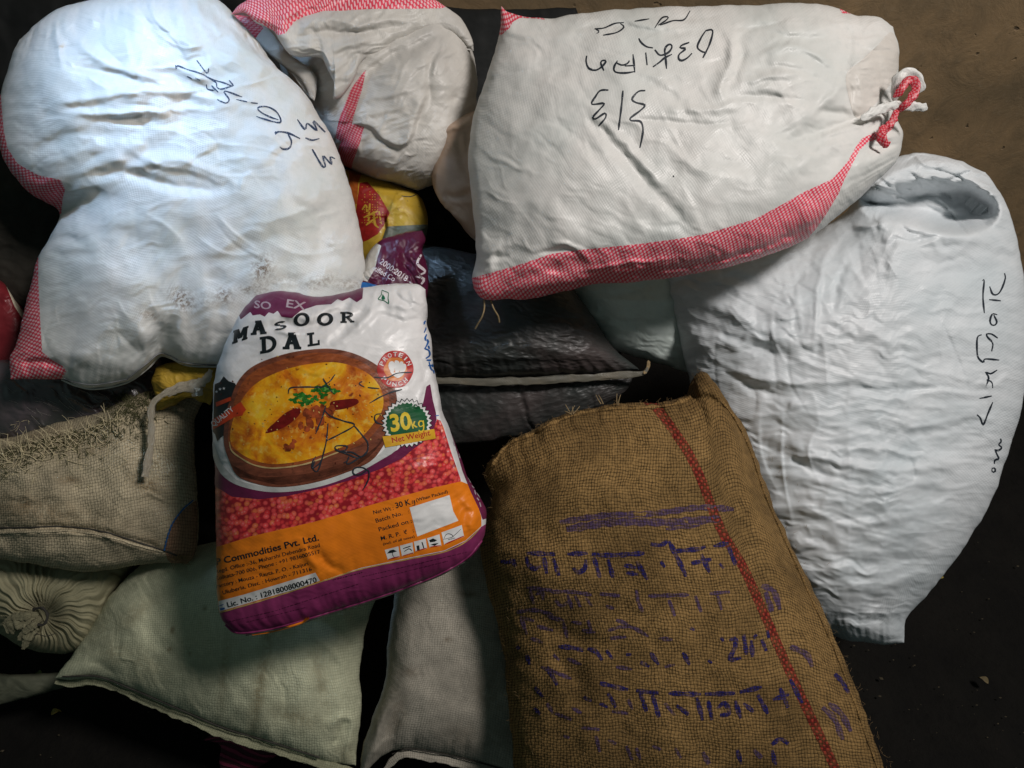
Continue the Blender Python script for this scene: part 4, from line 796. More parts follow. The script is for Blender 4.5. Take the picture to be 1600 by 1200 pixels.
E.decal('blue_side_writing', [stroke(zE(p), 3) for p in ([(1378, 325), (1368, 345), (1388, 355), (1378, 380), (1370, 400)], [(1385, 410), (1375, 440), (1395, 450), (1385, 480), (1372, 500)], [(1375, 500), (1398, 510), (1405, 540), (1380, 560)], [(1395, 480), (1402, 500)], [(1385, 570), (1420, 575), (1425, 600), (1395, 605)], [(1400, 580), (1412, 625), (1430, 640)], [(1420, 600), (1432, 655)])], plain('blue_ink', (.012, .12, .42), .4, .3, 60), .0012)
E.decal('blue_stars', [stroke(zE([(1440, 920), (1462, 916)]), 1.6)], bpy.data.materials['blue_ink'], .0012)
E.decal('printed_small_text', [text('SO', (397, 481), (423, 484), 12, .015), text('EX', (447, 480), (477, 485), 13, .015)], bpy.data.materials['pale_print'], .0013)
bigt = []
for ch, bl, R, U in (('M', (363, 538), (24, -8), (2, -21)), ('A', (392, 524), (25, -2), (0, -22)), ('S', (427, 518), (22, -4), (0, -14)), ('O', (459, 511), (25, -2), (0, -21)), ('O', (495, 510), (26, -1), (0, -21)), ('R', (532, 505), (22, -1), (0, -17)),
                     ('D', (407, 553), (26, -4), (-1, -26)), ('A', (442, 546), (29, 0), (0, -26)), ('L', (481, 542), (20, -3), (-1, -21))): bigt += slab(ch, bl, R, U)
E.decal('printed_title', bigt, M_ink, .0012)
# garnish printed on the bowl
rnd = random.Random(3)
def blob(cx, cy, rx, ry, ang, n=9, jag=.25):
    a0 = math.radians(ang); o = []
    for k in range(n):
        a = 2*math.pi*k/n; r = 1+rnd.uniform(-jag, jag); x, y = rx*math.cos(a)*r, ry*math.sin(a)*r; o.append((cx+x*math.cos(a0)-y*math.sin(a0), cy+x*math.sin(a0)+y*math.cos(a0)))
    return o
M_chilli = plain('chilli_print', (.20, .010, .008), .35, .5, 40)
E.decal('printed_chilli', [pmesh(zE([(380, 1026), (410, 985), (440, 960), (500, 905), (570, 870), (602, 878), (590, 915), (520, 978), (440, 1015)]), 4, 30)], M_chilli, .0024)
E.decal('printed_chilli', [pmesh(zE([(790, 830), (880, 815), (945, 812), (962, 838), (900, 868), (820, 882), (790, 870)]), 4, 30)], M_chilli, .0024)
E.decal('printed_spice', [pmesh(blob(320+a*.25, 420+b*.25, r, r*.7, rnd.uniform(0, 90)), 4, 18) for a, b, r in [(640, 900, 9), (690, 890, 10), (740, 880, 9), (660, 960, 9), (720, 940, 10), (780, 900, 8), (600, 980, 6), (640, 1000, 6), (550, 1100, 6), (520, 1120, 7), (800, 870, 6), (700, 1000, 5), (560, 1075, 4)]], plain('spice_print', (.40, .075, .02), .35, .7, 90), .0026)
E.decal('printed_specks', [pmesh(blob(320+rnd.gauss(620, 240)*.25, 420+rnd.gauss(880, 130)*.25, rnd.uniform(.9, 1.8), rnd.uniform(.7, 1.2), rnd.uniform(0, 90), 6), 4) for _ in range(60)], plain('speck_print', (.12, .015, .006), .4, .5, 90), .0025)
E.decal('printed_glints', [pmesh(blob(320+rnd.uniform(240, 1120)*.25, 420+rnd.gauss(900, 130)*.25, rnd.uniform(.8, 2.0), rnd.uniform(.6, 1.2), rnd.uniform(0, 90), 6), 4) for _ in range(70)], plain('glint_print', (.72, .50, .16), .35, .3, 90), .0025)
E.decal('bowl_grain', [stroke([(362+i*1.5, 726+i*2.4), (400+i*3, 744+i*1.4), (441, 745+i*1.6), (492, 738+i*1.6), (544, 722+i*1.6), (582-i, 703+i*1.6), (604-i, 676+i*2)], .9) for i in range(8)], plain('bowl_shade_print', (.10, .028, .014), .38, .6, 60), .0019)
def leafshape(cx, cy, r, ang):
    o = []
    for k in range(22):
        a = 2*math.pi*k/22; rr = r*(.62+.30*math.cos(3*a)+.16*(k % 2)); o.append((cx+rr*math.cos(a+ang), cy+.7*rr*math.sin(a+ang)))
    return o
E.decal('printed_leaves', [pmesh(leafshape(320+a*.25, 420+b*.25, r, rnd.uniform(0, 6)), 4) for a, b, r in [(560, 820, 9), (590, 790, 10), (630, 800, 11), (650, 830, 9), (700, 755, 10), (740, 745, 11), (780, 755, 10), (820, 765, 8), (740, 790, 9), (610, 840, 8), (740, 840, 7), (690, 810, 8)]], plain('leaf_print', (.03, .20, .02), .35, .65, 110), .0028)
E.decal('printed_leaf_edges', [pmesh(leafshape(320+a*.25, 420+b*.25, r, rnd.uniform(0, 6)), 4) for a, b, r in [(600, 810, 4), (640, 820, 5), (710, 750, 5), (760, 750, 5), (800, 765, 4), (665, 835, 4)]], plain('pale_leaf_print', (.16, .42, .08), .35, .4, 110), .0030)
# quality badge
E.decal('quality_badge', [pmesh(zE([(120, 672), (150, 702), (190, 715), (206, 745), (200, 790), (200, 900), (182, 980), (160, 1030), (112, 1045), (80, 1078), (66, 1034), (50, 1014), (56, 940), (60, 800), (64, 722), (95, 708)]), 4)], M_ink, .0012)
E.decal('badge_ribbon', [pmesh(zE([(52, 942), (120, 905), (230, 830), (240, 850), (262, 880), (246, 900), (238, 918), (190, 925), (120, 968), (54, 1006)]), 4), pmesh(zE([(72, 835), (165, 800), (170, 822), (76, 862)]), 4)], plain('red_orange_print', (.60, .055, .012), .4, .2, 60), .0024)
st = []
for a, b in ((78, 768), (100, 752), (124, 748)):
    st.append(pmesh([(320+a*.25+(2.6 if k % 2 == 0 else 1.1)*math.sin(k*math.pi/5), 420+b*.25-(2.6 if k % 2 == 0 else 1.1)*math.cos(k*math.pi/5)) for k in range(10)]))
M_wink = plain('white_print', (.74, .73, .72), .4, .1, 40)
E.decal('badge_text', [text('QUALITY', (335, 667), (367, 641), 9, .012)]+st, M_wink, .0027)
# protein punch roundel
PC = (617.5, 577)
circ = lambda cx, cy, rx, ry, n=40, w=0: [(cx+rx*(1+w*math.cos(6*a))*math.cos(a), cy+ry*(1+w*math.cos(6*a))*math.sin(a)) for a in np.linspace(0, 2*math.pi, n, endpoint=False)]
E.decal('punch_roundel', [pmesh(circ(*PC, 28, 29.5, 44, .015), 4)], plain('roundel_red', (.48, .022, .018), .4, .2, 40), .0024)
E.decal('roundel_middle', [pmesh(circ(*PC, 17.5, 19, 36, .05), 4)], bpy.data.materials.new('tmp') if False else plain('roundel_orange', (.70, .20, .02), .4, .2, 40), .0027)
fist = [pmesh(zE(p), 4, 24) for p in ([(1150, 590), (1165, 578), (1182, 585), (1185, 620), (1180, 645), (1160, 640), (1148, 615)], [(1185, 580), (1205, 574), (1216, 590), (1214, 640), (1190, 648)], [(1218, 584), (1236, 582), (1240, 605), (1236, 642), (1216, 640)], [(1240, 595), (1256, 600), (1254, 630), (1240, 648), (1236, 630)], [(1156, 640), (1185, 650), (1215, 645), (1245, 645), (1235, 668), (1205, 682), (1180, 672)], [(1180, 668), (1225, 668), (1205, 684)])]
E.decal('printed_fist', fist, M_wink, .0030)
arc = []
for k, ch in enumerate('PROTEIN'):
    a = math.radians(202+k*22.5); cx, cy = PC[0]+22.3*math.cos(a), PC[1]+23.2*math.sin(a); tx, ty = -math.sin(a)*3, math.cos(a)*3; w_ = .35 if ch == 'I' else 1
    arc.append(text(ch, (cx-tx*w_-math.cos(a)*3, cy-ty*w_-math.sin(a)*3), (cx+tx*w_-math.cos(a)*3, cy+ty*w_-math.sin(a)*3), 7, .01))
for k, ch in enumerate('PUNCH'):
    a = math.radians(140-k*23); cx, cy = PC[0]+23*math.cos(a), PC[1]+24*math.sin(a); tx, ty = math.sin(a)*3, -math.cos(a)*3
    arc.append(text(ch, (cx-tx+math.cos(a)*3, cy-ty+math.sin(a)*3), (cx+tx+math.cos(a)*3, cy+ty+math.sin(a)*3), 7, .01))
E.decal('roundel_text', arc, M_wink, .0030)
# weight badge
SC = (635.5, 661)
star = lambda r1, r2, n: [(SC[0]+(r1 if k % 2 else r2)*math.cos(math.pi*k/n), SC[1]+(r1 if k % 2 else r2)*math.sin(math.pi*k/n)*.97) for k in range(2*n)]
E.decal('badge_outline', [pmesh(star(40.5, 36, 30), 5)], M_ink, .0024)
E.decal('badge_teeth', [pmesh(star(38.6, 34, 30), 5)], M_wink, .0027)
E.decal('badge_centre', [pmesh(star(33.5, 31, 30), 5)], plain('green_print', (.010, .10, .035), .4, .2, 40), .0030)
E.decal('badge_weight', [text('30', (611, 674), (643, 669), 27, .03, .05), text('k', (644, 669.5), (652, 667), 15, .02), stroke([(660.5, 660), (657, 657.5), (653.8, 660), (654, 665), (657, 667), (660.5, 664)], 2.3), stroke([(660.3, 657), (661.2, 668), (660, 673), (656, 674), (653.6, 672)], 2.3)], plain('yellow_print', (.72, .52, .03), .4, .1, 40), .0033)
E.decal('weight_ribbon', [pmesh([(597.5, 682), (677.5, 670.5), (680, 685), (602.5, 699)], 4)], plain('amber_print', (.70, .38, .02), .4, .2, 40), .0034)
E.decal('weight_ribbon_text', [text('Net Weight', (613, 692), (672, 680), 9, .012)], plain('red_text_print', (.42, .015, .012), .4, .2, 40), .0037)
E.decal('green_mark', [stroke(zE([(1108, 135), (1150, 152), (1145, 185), (1152, 220), (1120, 200), (1080, 192), (1104, 165), (1108, 135)]), 1.3, False), pmesh(zE([(1112, 160), (1124, 176), (1128, 192), (1114, 196), (1104, 186)]), 4)], plain('green_ink', (.012, .16, .08), .4, .2, 40), .0014)
# text block
tx_ = [text('P Commodities Pvt. Ltd.', (339, 883), (499, 844), 10.5, .022), text('Regd. Office :-36, Maharshi Debendra Road', (338, 896), (500.5, 854), 6.3, .004), text('Kolkata-700 006, Phone : +91 9836005517', (338, 907), (501, 864), 6.3, .004), text('Factory : Mouza - Rauta. P. O. - Kaijuri', (339, 918.5), (482.5, 882.5), 6.3, .004), text('Uluberia, Dist. : Howrah - 711316', (349, 928.5), (488, 891), 6.3, .004)]
tx_ += [text('Net Wt :', (584, 803.5), (615.5, 796), 6.3, .008), text('30 K', (619, 794), (642, 787.6), 9, .018), stroke([(647.6, 783), (645, 781.5), (643.3, 783.5), (643.8, 786), (646, 786.6), (647.8, 785)], 1.5), stroke([(647.6, 781.2), (648.4, 787.5), (647.5, 789.6), (644.6, 789.6)], 1.5), text('(When Packed)', (650.6, 783.5), (699.5, 770), 5, .008), text('Batch No.   :', (588, 816.5), (640, 801.5), 6.6, .008), text('Packed on :', (592.6, 830), (644, 816), 6.6, .008), text('M. R. P.  ₹   :', (596, 844), (647, 831), 6.6, .008), text('(incl. of all taxes)', (599, 851.5), (648, 839.5), 4, .004)]
E.decal('printed_text', tx_, M_ink, .0012)
E.decal('licence_strip', [pmesh([(339, 940), (380, 929), (440, 911), (493, 894.5), (500, 907), (460, 921), (420, 932.5), (341, 956)], 4)], M_wink, .0012)
E.decal('licence_text', [text('Lic. No. : 12818008000470', (357, 948.5), (496, 908.5), 8.6, .014)], M_ink, .0022)
E.decal('licence_mark', [stroke([(341, 953), (352, 950)], 4), stroke([(342, 947), (350, 944)], 2)], bpy.data.materials['blue_ink'], .0022)
E.decal('blank_box', [pmesh([(640, 793), (702, 773.5), (708, 799), (716, 813.5), (652, 838)], 4)], M_wink, .0012)
ic = [[(978, 553), (1052, 533), (1060, 590), (995, 607)], [(1060, 530), (1128, 512), (1135, 570), (1072, 588)], [(1135, 508), (1200, 492), (1208, 545), (1145, 562)], [(1207, 490), (1275, 468), (1285, 530), (1222, 540)], [(1285, 458), (1395, 418), (1408, 480), (1300, 525)]]
E.decal('pictogram_box', [pmesh(z2(p), 4) for p in ic], M_wink, .0012)
E.decal('pictogram_foot', [stroke(z2([(p[3][0]+2, p[3][1]-3), (p[2][0]-2, p[2][1]-3)]), 1.6) for p in ic], bpy.data.materials['roundel_red'], .0016)
E.decal('pictogram', [pmesh(z2([(990, 572), (1005, 555), (1025, 550), (1045, 560), (1020, 568)]), 3), stroke(z2([(1020, 565), (1024, 590), (1030, 592)]), 1.1), stroke(z2([(1078, 545), (1118, 532)]), 2), stroke(z2([(1085, 560), (1110, 545), (1125, 556)]), 1.8), pmesh(z2([(1150, 530), (1165, 527), (1168, 552), (1154, 556)]), 3), stroke(z2([(1180, 510), (1186, 530), (1192, 548)]), 2.4), pmesh(z2([(1218, 500), (1240, 490), (1262, 500), (1250, 508), (1225, 512)]), 3), pmesh(z2([(1225, 525), (1245, 518), (1272, 515), (1250, 530)]), 3), stroke(z2([(1295, 500), (1310, 470), (1330, 465), (1350, 480), (1320, 490), (1300, 495)]), .9), stroke(z2([(1340, 485), (1365, 465), (1390, 440)]), .9), stroke(z2([(1320, 498), (1360, 488)]), 1.2)], M_ink, .0017)
def dashes(a, b, n, wd):
    r = []; a = np.array(a, float); b = np.array(b, float)
    t = 0
    while t < 1:
        l = rnd.uniform(.3, 1.6)/n; r.append(stroke([tuple(a+(b-a)*t), tuple(a+(b-a)*min(1, t+l))], wd*rnd.uniform(.6, 1.1), False)); t += l+rnd.uniform(.25, .5)/n
    return r
M_dpr = plain('dark_fine_print', (.055, .008, .028), .45, .3, 60)
E.decal('fine_print', dashes((350, 973), (430, 954), 20, 1.3)+dashes((430, 954), (560, 912), 30, 1.3)+dashes((520, 906), (566, 894), 12, 2.0)+dashes((566, 901), (730, 862), 40, 1.2)+dashes((580, 906), (700, 876), 28, 1.1)+dashes((385, 972), (480, 948), 20, 1.1), M_dpr, .0012)
scr = [[(525, 780), (540, 745), (640, 738), (720, 740), (760, 730)], [(815, 660), (790, 695), (765, 715), (745, 700)], [(740, 685), (775, 740), (800, 775)], [(985, 705), (965, 712), (972, 725), (1000, 740)], [(1020, 742), (1092, 750)], [(1060, 678), (1140, 682), (1200, 655), (1292, 648)], [(1030, 840), (1100, 800), (1170, 770), (1232, 755)], [(1100, 905), (1070, 910), (1062, 935), (1075, 960), (1110, 970)],
       [(760, 850), (735, 930), (710, 990), (695, 1030)], [(745, 880), (790, 920), (870, 950), (938, 975), (850, 1030), (762, 1074)], [(772, 965), (762, 1072), (745, 1150), (732, 1200), (705, 1265), (678, 1245), (690, 1200)], [(936, 980), (985, 1040), (1020, 1090), (1012, 1150), (960, 1180), (900, 1160), (850, 1142), (818, 1125), (826, 1106), (890, 1108), (880, 1132), (845, 1138)], [(905, 1180), (890, 1200), (870, 1210)]]
scr2 = [[(655, 0), (635, 70), (605, 100), (585, 108), (590, 70), (605, 45)], [(712, 10), (740, 20), (800, 22), (850, 45), (880, 20)], [(785, 45), (772, 85), (795, 80), (845, 50)], [(890, 122), (860, 105), (820, 105), (805, 125), (815, 142), (850, 140), (888, 118), (893, 160), (870, 210), (858, 226)]]
E.decal('marker_scribble', [stroke(zE(s), 2.1) for s in scr]+[stroke(z2(s), 2.0) for s in scr2], M_marker, .0036)
E.tube('sewn_base_edge', [[(352, 976), (368, 988), (400, 987), (450, 976), (520, 955), (600, 930), (680, 900), (728, 873), (752, 846)]], .0035, M_pmag, 0, flat=.6)
E.tube('sewing_thread', [[(385, 990), (450, 977), (520, 955), (600, 930), (680, 900), (725, 876)]], .0012, M_thread, .003)
E.tube('orange_edge', [[(395, 989), (430, 983), (470, 971), (481, 964)]], .003, M_por, .002)

# ================================================================== F: jute sack, front
rF = sackroot('jute_sack', 1.75, 1050, 1200, 'coarse brown jute sack with a red woven stripe and smudged blue stencilling')
J1, J2 = (.355, .215, .080), (.16, .095, .034)
M_jute = jute('jute_cloth', J1, J2, blotch=.95)
F_ = Sack(rF, 'sack_body', M_jute,
    top=[(762, 726), (790, 694), (830, 672), (862, 654), (900, 642), (960, 632), (1010, 630), (1045, 626), (1078, 612), (1084, 590), (1098, 580), (1112, 590), (1126, 618), (1140, 640)],
    right=[(1140, 640), (1165, 668), (1180, 710), (1205, 780), (1236, 850), (1270, 920), (1302, 990), (1335, 1070), (1365, 1150), (1400, 1260)],
    bottom=[(810, 1260), (950, 1270), (1100, 1275), (1250, 1270), (1400, 1260)],
    left=[(762, 726), (757, 745), (768, 775), (760, 805), (750, 840), (755, 890), (770, 950), (785, 1010), (792, 1080), (798, 1150), (810, 1260)],
    z0=1.60, grad=(.02, -.06), bulge=.20, back=.10, n=(260, 280), prof=(2.4, .5, 3.4, .4), lump=.008, lumpw=.15, crease=.0026, cang=-10, cw=(.12, .06), seed=111, uvang=-.12, jitter=2.2,
    folds=[([(775, 775), (800, 755), (830, 742)], 12, -9), ([(790, 950), (850, 970), (900, 1000), (1000, 1020)], 16, -5), ([(1070, 630), (1105, 622), (1140, 642)], 8, -18), ([(770, 735), (830, 690), (900, 665), (1000, 650), (1080, 648)], 8, -6), ([(800, 980), (850, 1010), (900, 1060), (920, 1120)], 18, -7), ([(1200, 800), (1180, 760), (1150, 730)], 10, -5), ([(760, 730), (820, 680), (900, 650), (1000, 637), (1075, 625)], 5, 7)],
    bumps=[(1030, 900, 120, 110, 0, 14), (880, 760, 80, 50, -15, 10), (1080, 740, 60, 60, 0, 10), (900, 1010, 60, 60, 0, -9), (1180, 1050, 70, 90, 0, 9), (850, 900, 50, 40, 0, 8), (960, 830, 60, 30, 0, -6)], pucker=[('t', .05, 8, 26)])
cl = [(1008, 622), (1028, 640), (1052, 672), (1078, 712), (1098, 755), (1114, 798), (1132, 838), (1160, 884), (1190, 950), (1225, 1030), (1262, 1110), (1300, 1190), (1320, 1240)]
Dc, _, _ = segdist(F_.x, F_.y, crom(cl, 60)); F_.overlay('red_stripe', 7.2-Dc, jute('red_jute_threads', J1, J2, red=True), .0006)
M_inkj = jute('blue_stencilled_jute', J1, J2, ink=(.014, .012, .095), inkamt=1.0)
M_inkf = jute('faint_stencilled_jute', J1, J2, ink=(.035, .022, .11), inkamt=.8)
zF = lambda L, w_: [stroke([(760+a*.3167, 820+b*.3167) for a, b in s_], w_) for s_ in L]
zG = lambda L, w_: [stroke([(1000+a*.3167, 820+b*.3167) for a, b in s_], w_) for s_ in L]
F_.decal('stencilled_text', zF([[(70, 180), (110, 185), (130, 175), (145, 205)], [(200, 140), (340, 145)], [(200, 155), (205, 190), (235, 215), (270, 205)], [(285, 160), (298, 240)], [(330, 165), (358, 250)], [(400, 145), (500, 140)], [(520, 146), (620, 150), (780, 140)],
    [(430, 210), (450, 235), (485, 215), (490, 170)], [(530, 160), (560, 260)], [(600, 170), (625, 260)], [(680, 200), (740, 210)], [(690, 235), (750, 245)], [(740, 180), (795, 270)], [(810, 95), (860, 100), (895, 78)], [(900, 80), (930, 140), (960, 200), (985, 255)], [(860, 180), (880, 210)], [(930, 130), (1040, 120), (1080, 108)], [(1010, 190), (1060, 180), (1110, 170)], [(1060, 145), (1100, 235)], [(1120, 105), (1195, 90)], [(1195, 110), (1230, 200)], [(1150, 190), (1170, 215)]], 7.2)
    + zF([[(355, 600), (430, 608), (480, 620)], [(500, 612), (540, 625), (572, 668)], [(592, 618), (622, 662)], [(690, 640), (716, 640)], [(760, 676), (804, 700)], [(810, 630), (850, 690)], [(970, 628), (1002, 690)], [(1095, 668), (1112, 682)], [(1005, 510), (1028, 518)], [(150, 600), (165, 612)], [(200, 640), (215, 690)]], 7.2)
    + zF([[(560, 780), (640, 800), (700, 812)], [(740, 818), (850, 830)], [(600, 830), (640, 900)], [(760, 830), (790, 920)], [(820, 840), (852, 950)], [(240, 800), (280, 850)], [(236, 905), (268, 935)], [(300, 700), (350, 790)], [(560, 880), (600, 900)], [(480, 850), (520, 870)]], 7.2)
    + zG([[(400, 555), (412, 575)], [(440, 570), (468, 562), (470, 600), (445, 662), (498, 655)], [(510, 540), (526, 640)], [(548, 570), (556, 652)], [(560, 560), (575, 540)], [(600, 565), (622, 622)], [(628, 520), (634, 560)], [(140, 830), (300, 836)], [(320, 836), (470, 830)], [(490, 825), (600, 800)], [(180, 890), (240, 935)], [(280, 850), (310, 965)], [(336, 866), (356, 962)], [(380, 905), (418, 880), (440, 930), (395, 940)], [(470, 866), (496, 955)], [(510, 880), (560, 922)], [(580, 836), (630, 932)], [(655, 862), (735, 836)], [(690, 805), (730, 902)], [(740, 762), (800, 880)], [(650, 1085), (690, 1056), (732, 1080)], [(652, 1110), (668, 1185)], [(480, 1110), (500, 1180)], [(960, 735), (1000, 780), (1030, 830)]], 7.2), M_inkj, .0008)
F_.decal('faded_stencil', [stroke([(720+a*.5333, 560+b*.5333) for a, b in s_], w_) for s_, w_ in (([(290, 480), (420, 460), (560, 455), (700, 437), (800, 442)], 9), ([(310, 500), (450, 480), (600, 480), (760, 470)], 12), ([(600, 500), (700, 490)], 5))]
    + zF([[(200, 310), (260, 315), (330, 325)], [(215, 320), (235, 390)], [(245, 345), (275, 330), (280, 370)], [(320, 330), (420, 330), (520, 345)], [(340, 370), (370, 400), (400, 380)], [(400, 345), (425, 415)], [(440, 350), (465, 405)], [(490, 360), (522, 402)], [(560, 340), (660, 350)], [(590, 400), (630, 412)], [(740, 320), (750, 380), (772, 430)], [(800, 350), (1000, 345)], [(900, 370), (930, 450)], [(1030, 350), (1060, 430)], [(1100, 340), (1200, 330)], [(1140, 350), (1160, 420)], [(150, 430), (240, 420), (330, 445)], [(180, 458), (236, 474)], [(300, 452), (384, 472)], [(420, 478), (470, 486)], [(500, 470), (520, 520)], [(640, 470), (700, 486)], [(610, 560), (690, 552)], [(850, 560), (920, 566)], [(330, 640), (360, 668)], [(400, 660), (470, 690)], [(640, 700), (720, 712)], [(880, 700), (930, 690)], [(300, 880), (330, 930)], [(340, 930), (420, 960)], [(620, 920), (700, 930)], [(700, 860), (720, 910)], [(880, 880), (930, 940)], [(600, 1060), (640, 1080)], [(820, 1090), (860, 1110)], [(170, 450), (200, 540)], [(250, 500), (330, 520)], [(380, 480), (400, 560)], [(470, 520), (540, 530)], [(600, 520), (700, 500), (800, 550)], [(220, 560), (280, 580)], [(270, 700), (420, 760)], [(420, 900), (470, 930)], [(380, 1040), (410, 1050)], [(470, 1000), (560, 1010)], [(540, 1040), (560, 1120)], [(690, 1090), (720, 1160)], [(740, 1100), (760, 1160)], [(930, 1100), (960, 1150)]], 6)
    + zG([[(600, 300), (660, 330), (690, 420)], [(620, 330), (650, 430)], [(740, 600), (820, 640), (850, 700)], [(900, 900), (960, 960), (1000, 1060)], [(930, 880), (990, 930), (1040, 1020)], [(310, 1120), (340, 1180)], [(560, 1110), (600, 1150)]], 9), M_inkf, .00065)
M_fib = plain('jute_fibre', (.30, .20, .10), .9, .4, 90, .1)
def fibres(sack, name, spots, mat, parent, r=.0006, lift=.0, seg=3):
    VV, FF, UU = [], [], []
    for (x, y, ang, ln, curl) in spots:
        p = sack.near(x, y)[0]; n = 6; a = math.radians(ang); pts = []
        tow = (CAM-p)/np.linalg.norm(CAM-p); X = RC[:, 0]; Y = RC[:, 1]
        for k in range(n):
            t = k/(n-1); aa = a+curl*t; pts.append(p+tow*(lift+.004*math.sin(t*3)+rnd.uniform(0, .003)))
            p = p+(X*math.cos(aa)+Y*math.sin(aa))*ln/n
        sweep(np.array(pts), np.repeat(tow[None], n, 0), r, VV, FF, UU, 1, seg, lambda t: 1-.6*t)
    o = mkmesh(name, np.array(VV), np.array(FF), mat, parent, np.array(UU)); o['kind'] = 'stuff'; return o
sp = []
edge = crom([(758, 740), (790, 694), (862, 654), (960, 632), (1045, 628), (1078, 612), (1086, 588), (1098, 580), (1112, 590), (1140, 640), (1165, 668), (1205, 780), (1270, 920), (1335, 1070), (1390, 1200)], 230)
for a, b in edge: sp.append((a+rnd.uniform(-4, 4), b+rnd.uniform(-2, 8), rnd.uniform(0, 360), rnd.uniform(.006, .018), rnd.uniform(-2, 2)))
for a, b in crom([(757, 745), (768, 775), (750, 840), (755, 890), (785, 1010), (798, 1150)], 90): sp.append((a+rnd.uniform(0, 6), b, rnd.uniform(90, 270), rnd.uniform(.006, .018), rnd.uniform(-2, 2)))
for _ in range(260): sp.append((rnd.uniform(790, 1300), rnd.uniform(660, 1190), rnd.uniform(0, 360), rnd.uniform(.006, .018), rnd.uniform(-2, 2)))
fibres(F_, 'loose_fibres', sp, M_fib, rF, .00036, .0008)
for kx, ky, dirs in ((893, 645, (70, 100, 120, 150, 40)), (940, 628, (110, 125)), (963, 630, (80, 95))):
    fibres(F_, 'tied_strand', [(kx+rnd.uniform(-3, 3), ky+3, d, rnd.uniform(.018, .03), rnd.uniform(-.4, .4)) for d in dirs], M_twine, rF, .0016, .006, 5)
F_.tube('overcast_seam', [[(770, 728), (795, 696), (830, 680), (865, 662), (905, 648), (960, 640), (1010, 638), (1048, 634), (1080, 622)]], .005, M_jute, .001, rfun=lambda t: 1+.35*math.sin(t*95)+.2*math.sin(t*41))
F_.tube('side_seam', [[(1128, 628), (1150, 660), (1172, 706), (1195, 775), (1228, 850), (1262, 925), (1294, 995), (1326, 1075), (1352, 1150), (1370, 1200)]], .0026, M_jute, .001, rfun=lambda t: 1+.5*math.sin(t*170))

# ================================================================== L: grey-brown woven sack at left
rL = sackroot('dirty_woven_sack', 1.75, 150, 890, 'grimy tan woven sack at the left edge, straw on top, blue stitched corner')
def tan_mat(nm, c1, c2, stains=.7, per=.0075, amp=.42):
    return fabric(nm, c1, c2, rough=.75, weave=per, wamp=amp, crk=1.2, cscale=18, stains=stains, spec=.2, dirt=(.09, .065, .035))
M_tan = jute('tan_woven_plastic', (.60, .51, .35), (.41, .35, .23), period=.0058, gapdark=.42, wamp=.9)
L = Sack(rL, 'sack_body', M_tan, top=[(-40, 690), (20, 682), (90, 660), (160, 640), (230, 612), (290, 610), (318, 622)], right=[(318, 622), (304, 650), (302, 700), (306, 760), (309, 820), (305, 862), (292, 880)], bottom=[(-40, 868), (30, 878), (100, 890), (150, 893), (200, 885), (250, 880), (292, 880)], left=[(-40, 690), (-46, 750), (-46, 810), (-40, 868)],
    z0=1.66, grad=(0, -.08), bulge=.105, back=.09, n=(200, 150), prof=(3, .5, 2.4, .5), lump=.010, lumpw=.12, crease=.0028, cang=12, cw=(.08, .02), seed=121, uvang=.05,
    folds=[([(-30, 826), (50, 824), (110, 823), (170, 832), (220, 848), (262, 862)], 4, -9), ([(-30, 836), (50, 834), (110, 833), (170, 842), (215, 856), (258, 866)], 4, 6), ([(0, 720), (80, 735), (150, 760)], 18, -5)],
    dirt=[(60, 800, 120, 26, 10, .6), (150, 700, 40, 12, -20, .5), (110, 750, 18, 6, 0, .8), (240, 850, 30, 12, 20, .5), (228, 756, 24, 12, 20, .9), (60, 690, 90, 26, -10, .6), (40, 790, 14, 20, 0, .8), (250, 630, 60, 24, 0, .5)])
L.tube('seam_fold', [[(-35, 826), (50, 824), (110, 823), (170, 833), (220, 849), (262, 862), (285, 872)]], .0022, M_thread, .000)
L.tube('seam_edge', [[(-35, 834), (50, 831), (110, 830), (165, 838), (215, 852), (255, 862)]], .003, M_tan, .001, flat=.6)
L.overlay('brown_corner', L.poly([(304, 783), (285, 798), (268, 820), (260, 845), (258, 862), (262, 875), (290, 900), (340, 880), (330, 770)]), jute('rusty_woven_plastic', (.40, .24, .15), (.27, .15, .09), period=.0058, gapdark=.4))
L.tube('blue_thread', [[(300, 782), (285, 796), (270, 816), (261, 840), (257, 858)]], .0016, plain('blue_thread_fibre', (.03, .14, .38), .7, .4, 120), .002, rfun=lambda t: 1+.5*math.sin(t*90))
fibres(L, 'frayed_corner', [(262+rnd.uniform(0, 30), 868+rnd.uniform(0, 10), rnd.uniform(-60, 30), rnd.uniform(.012, .03), rnd.uniform(-1, 1)) for _ in range(34)], M_fib, rL, .0007, .002)

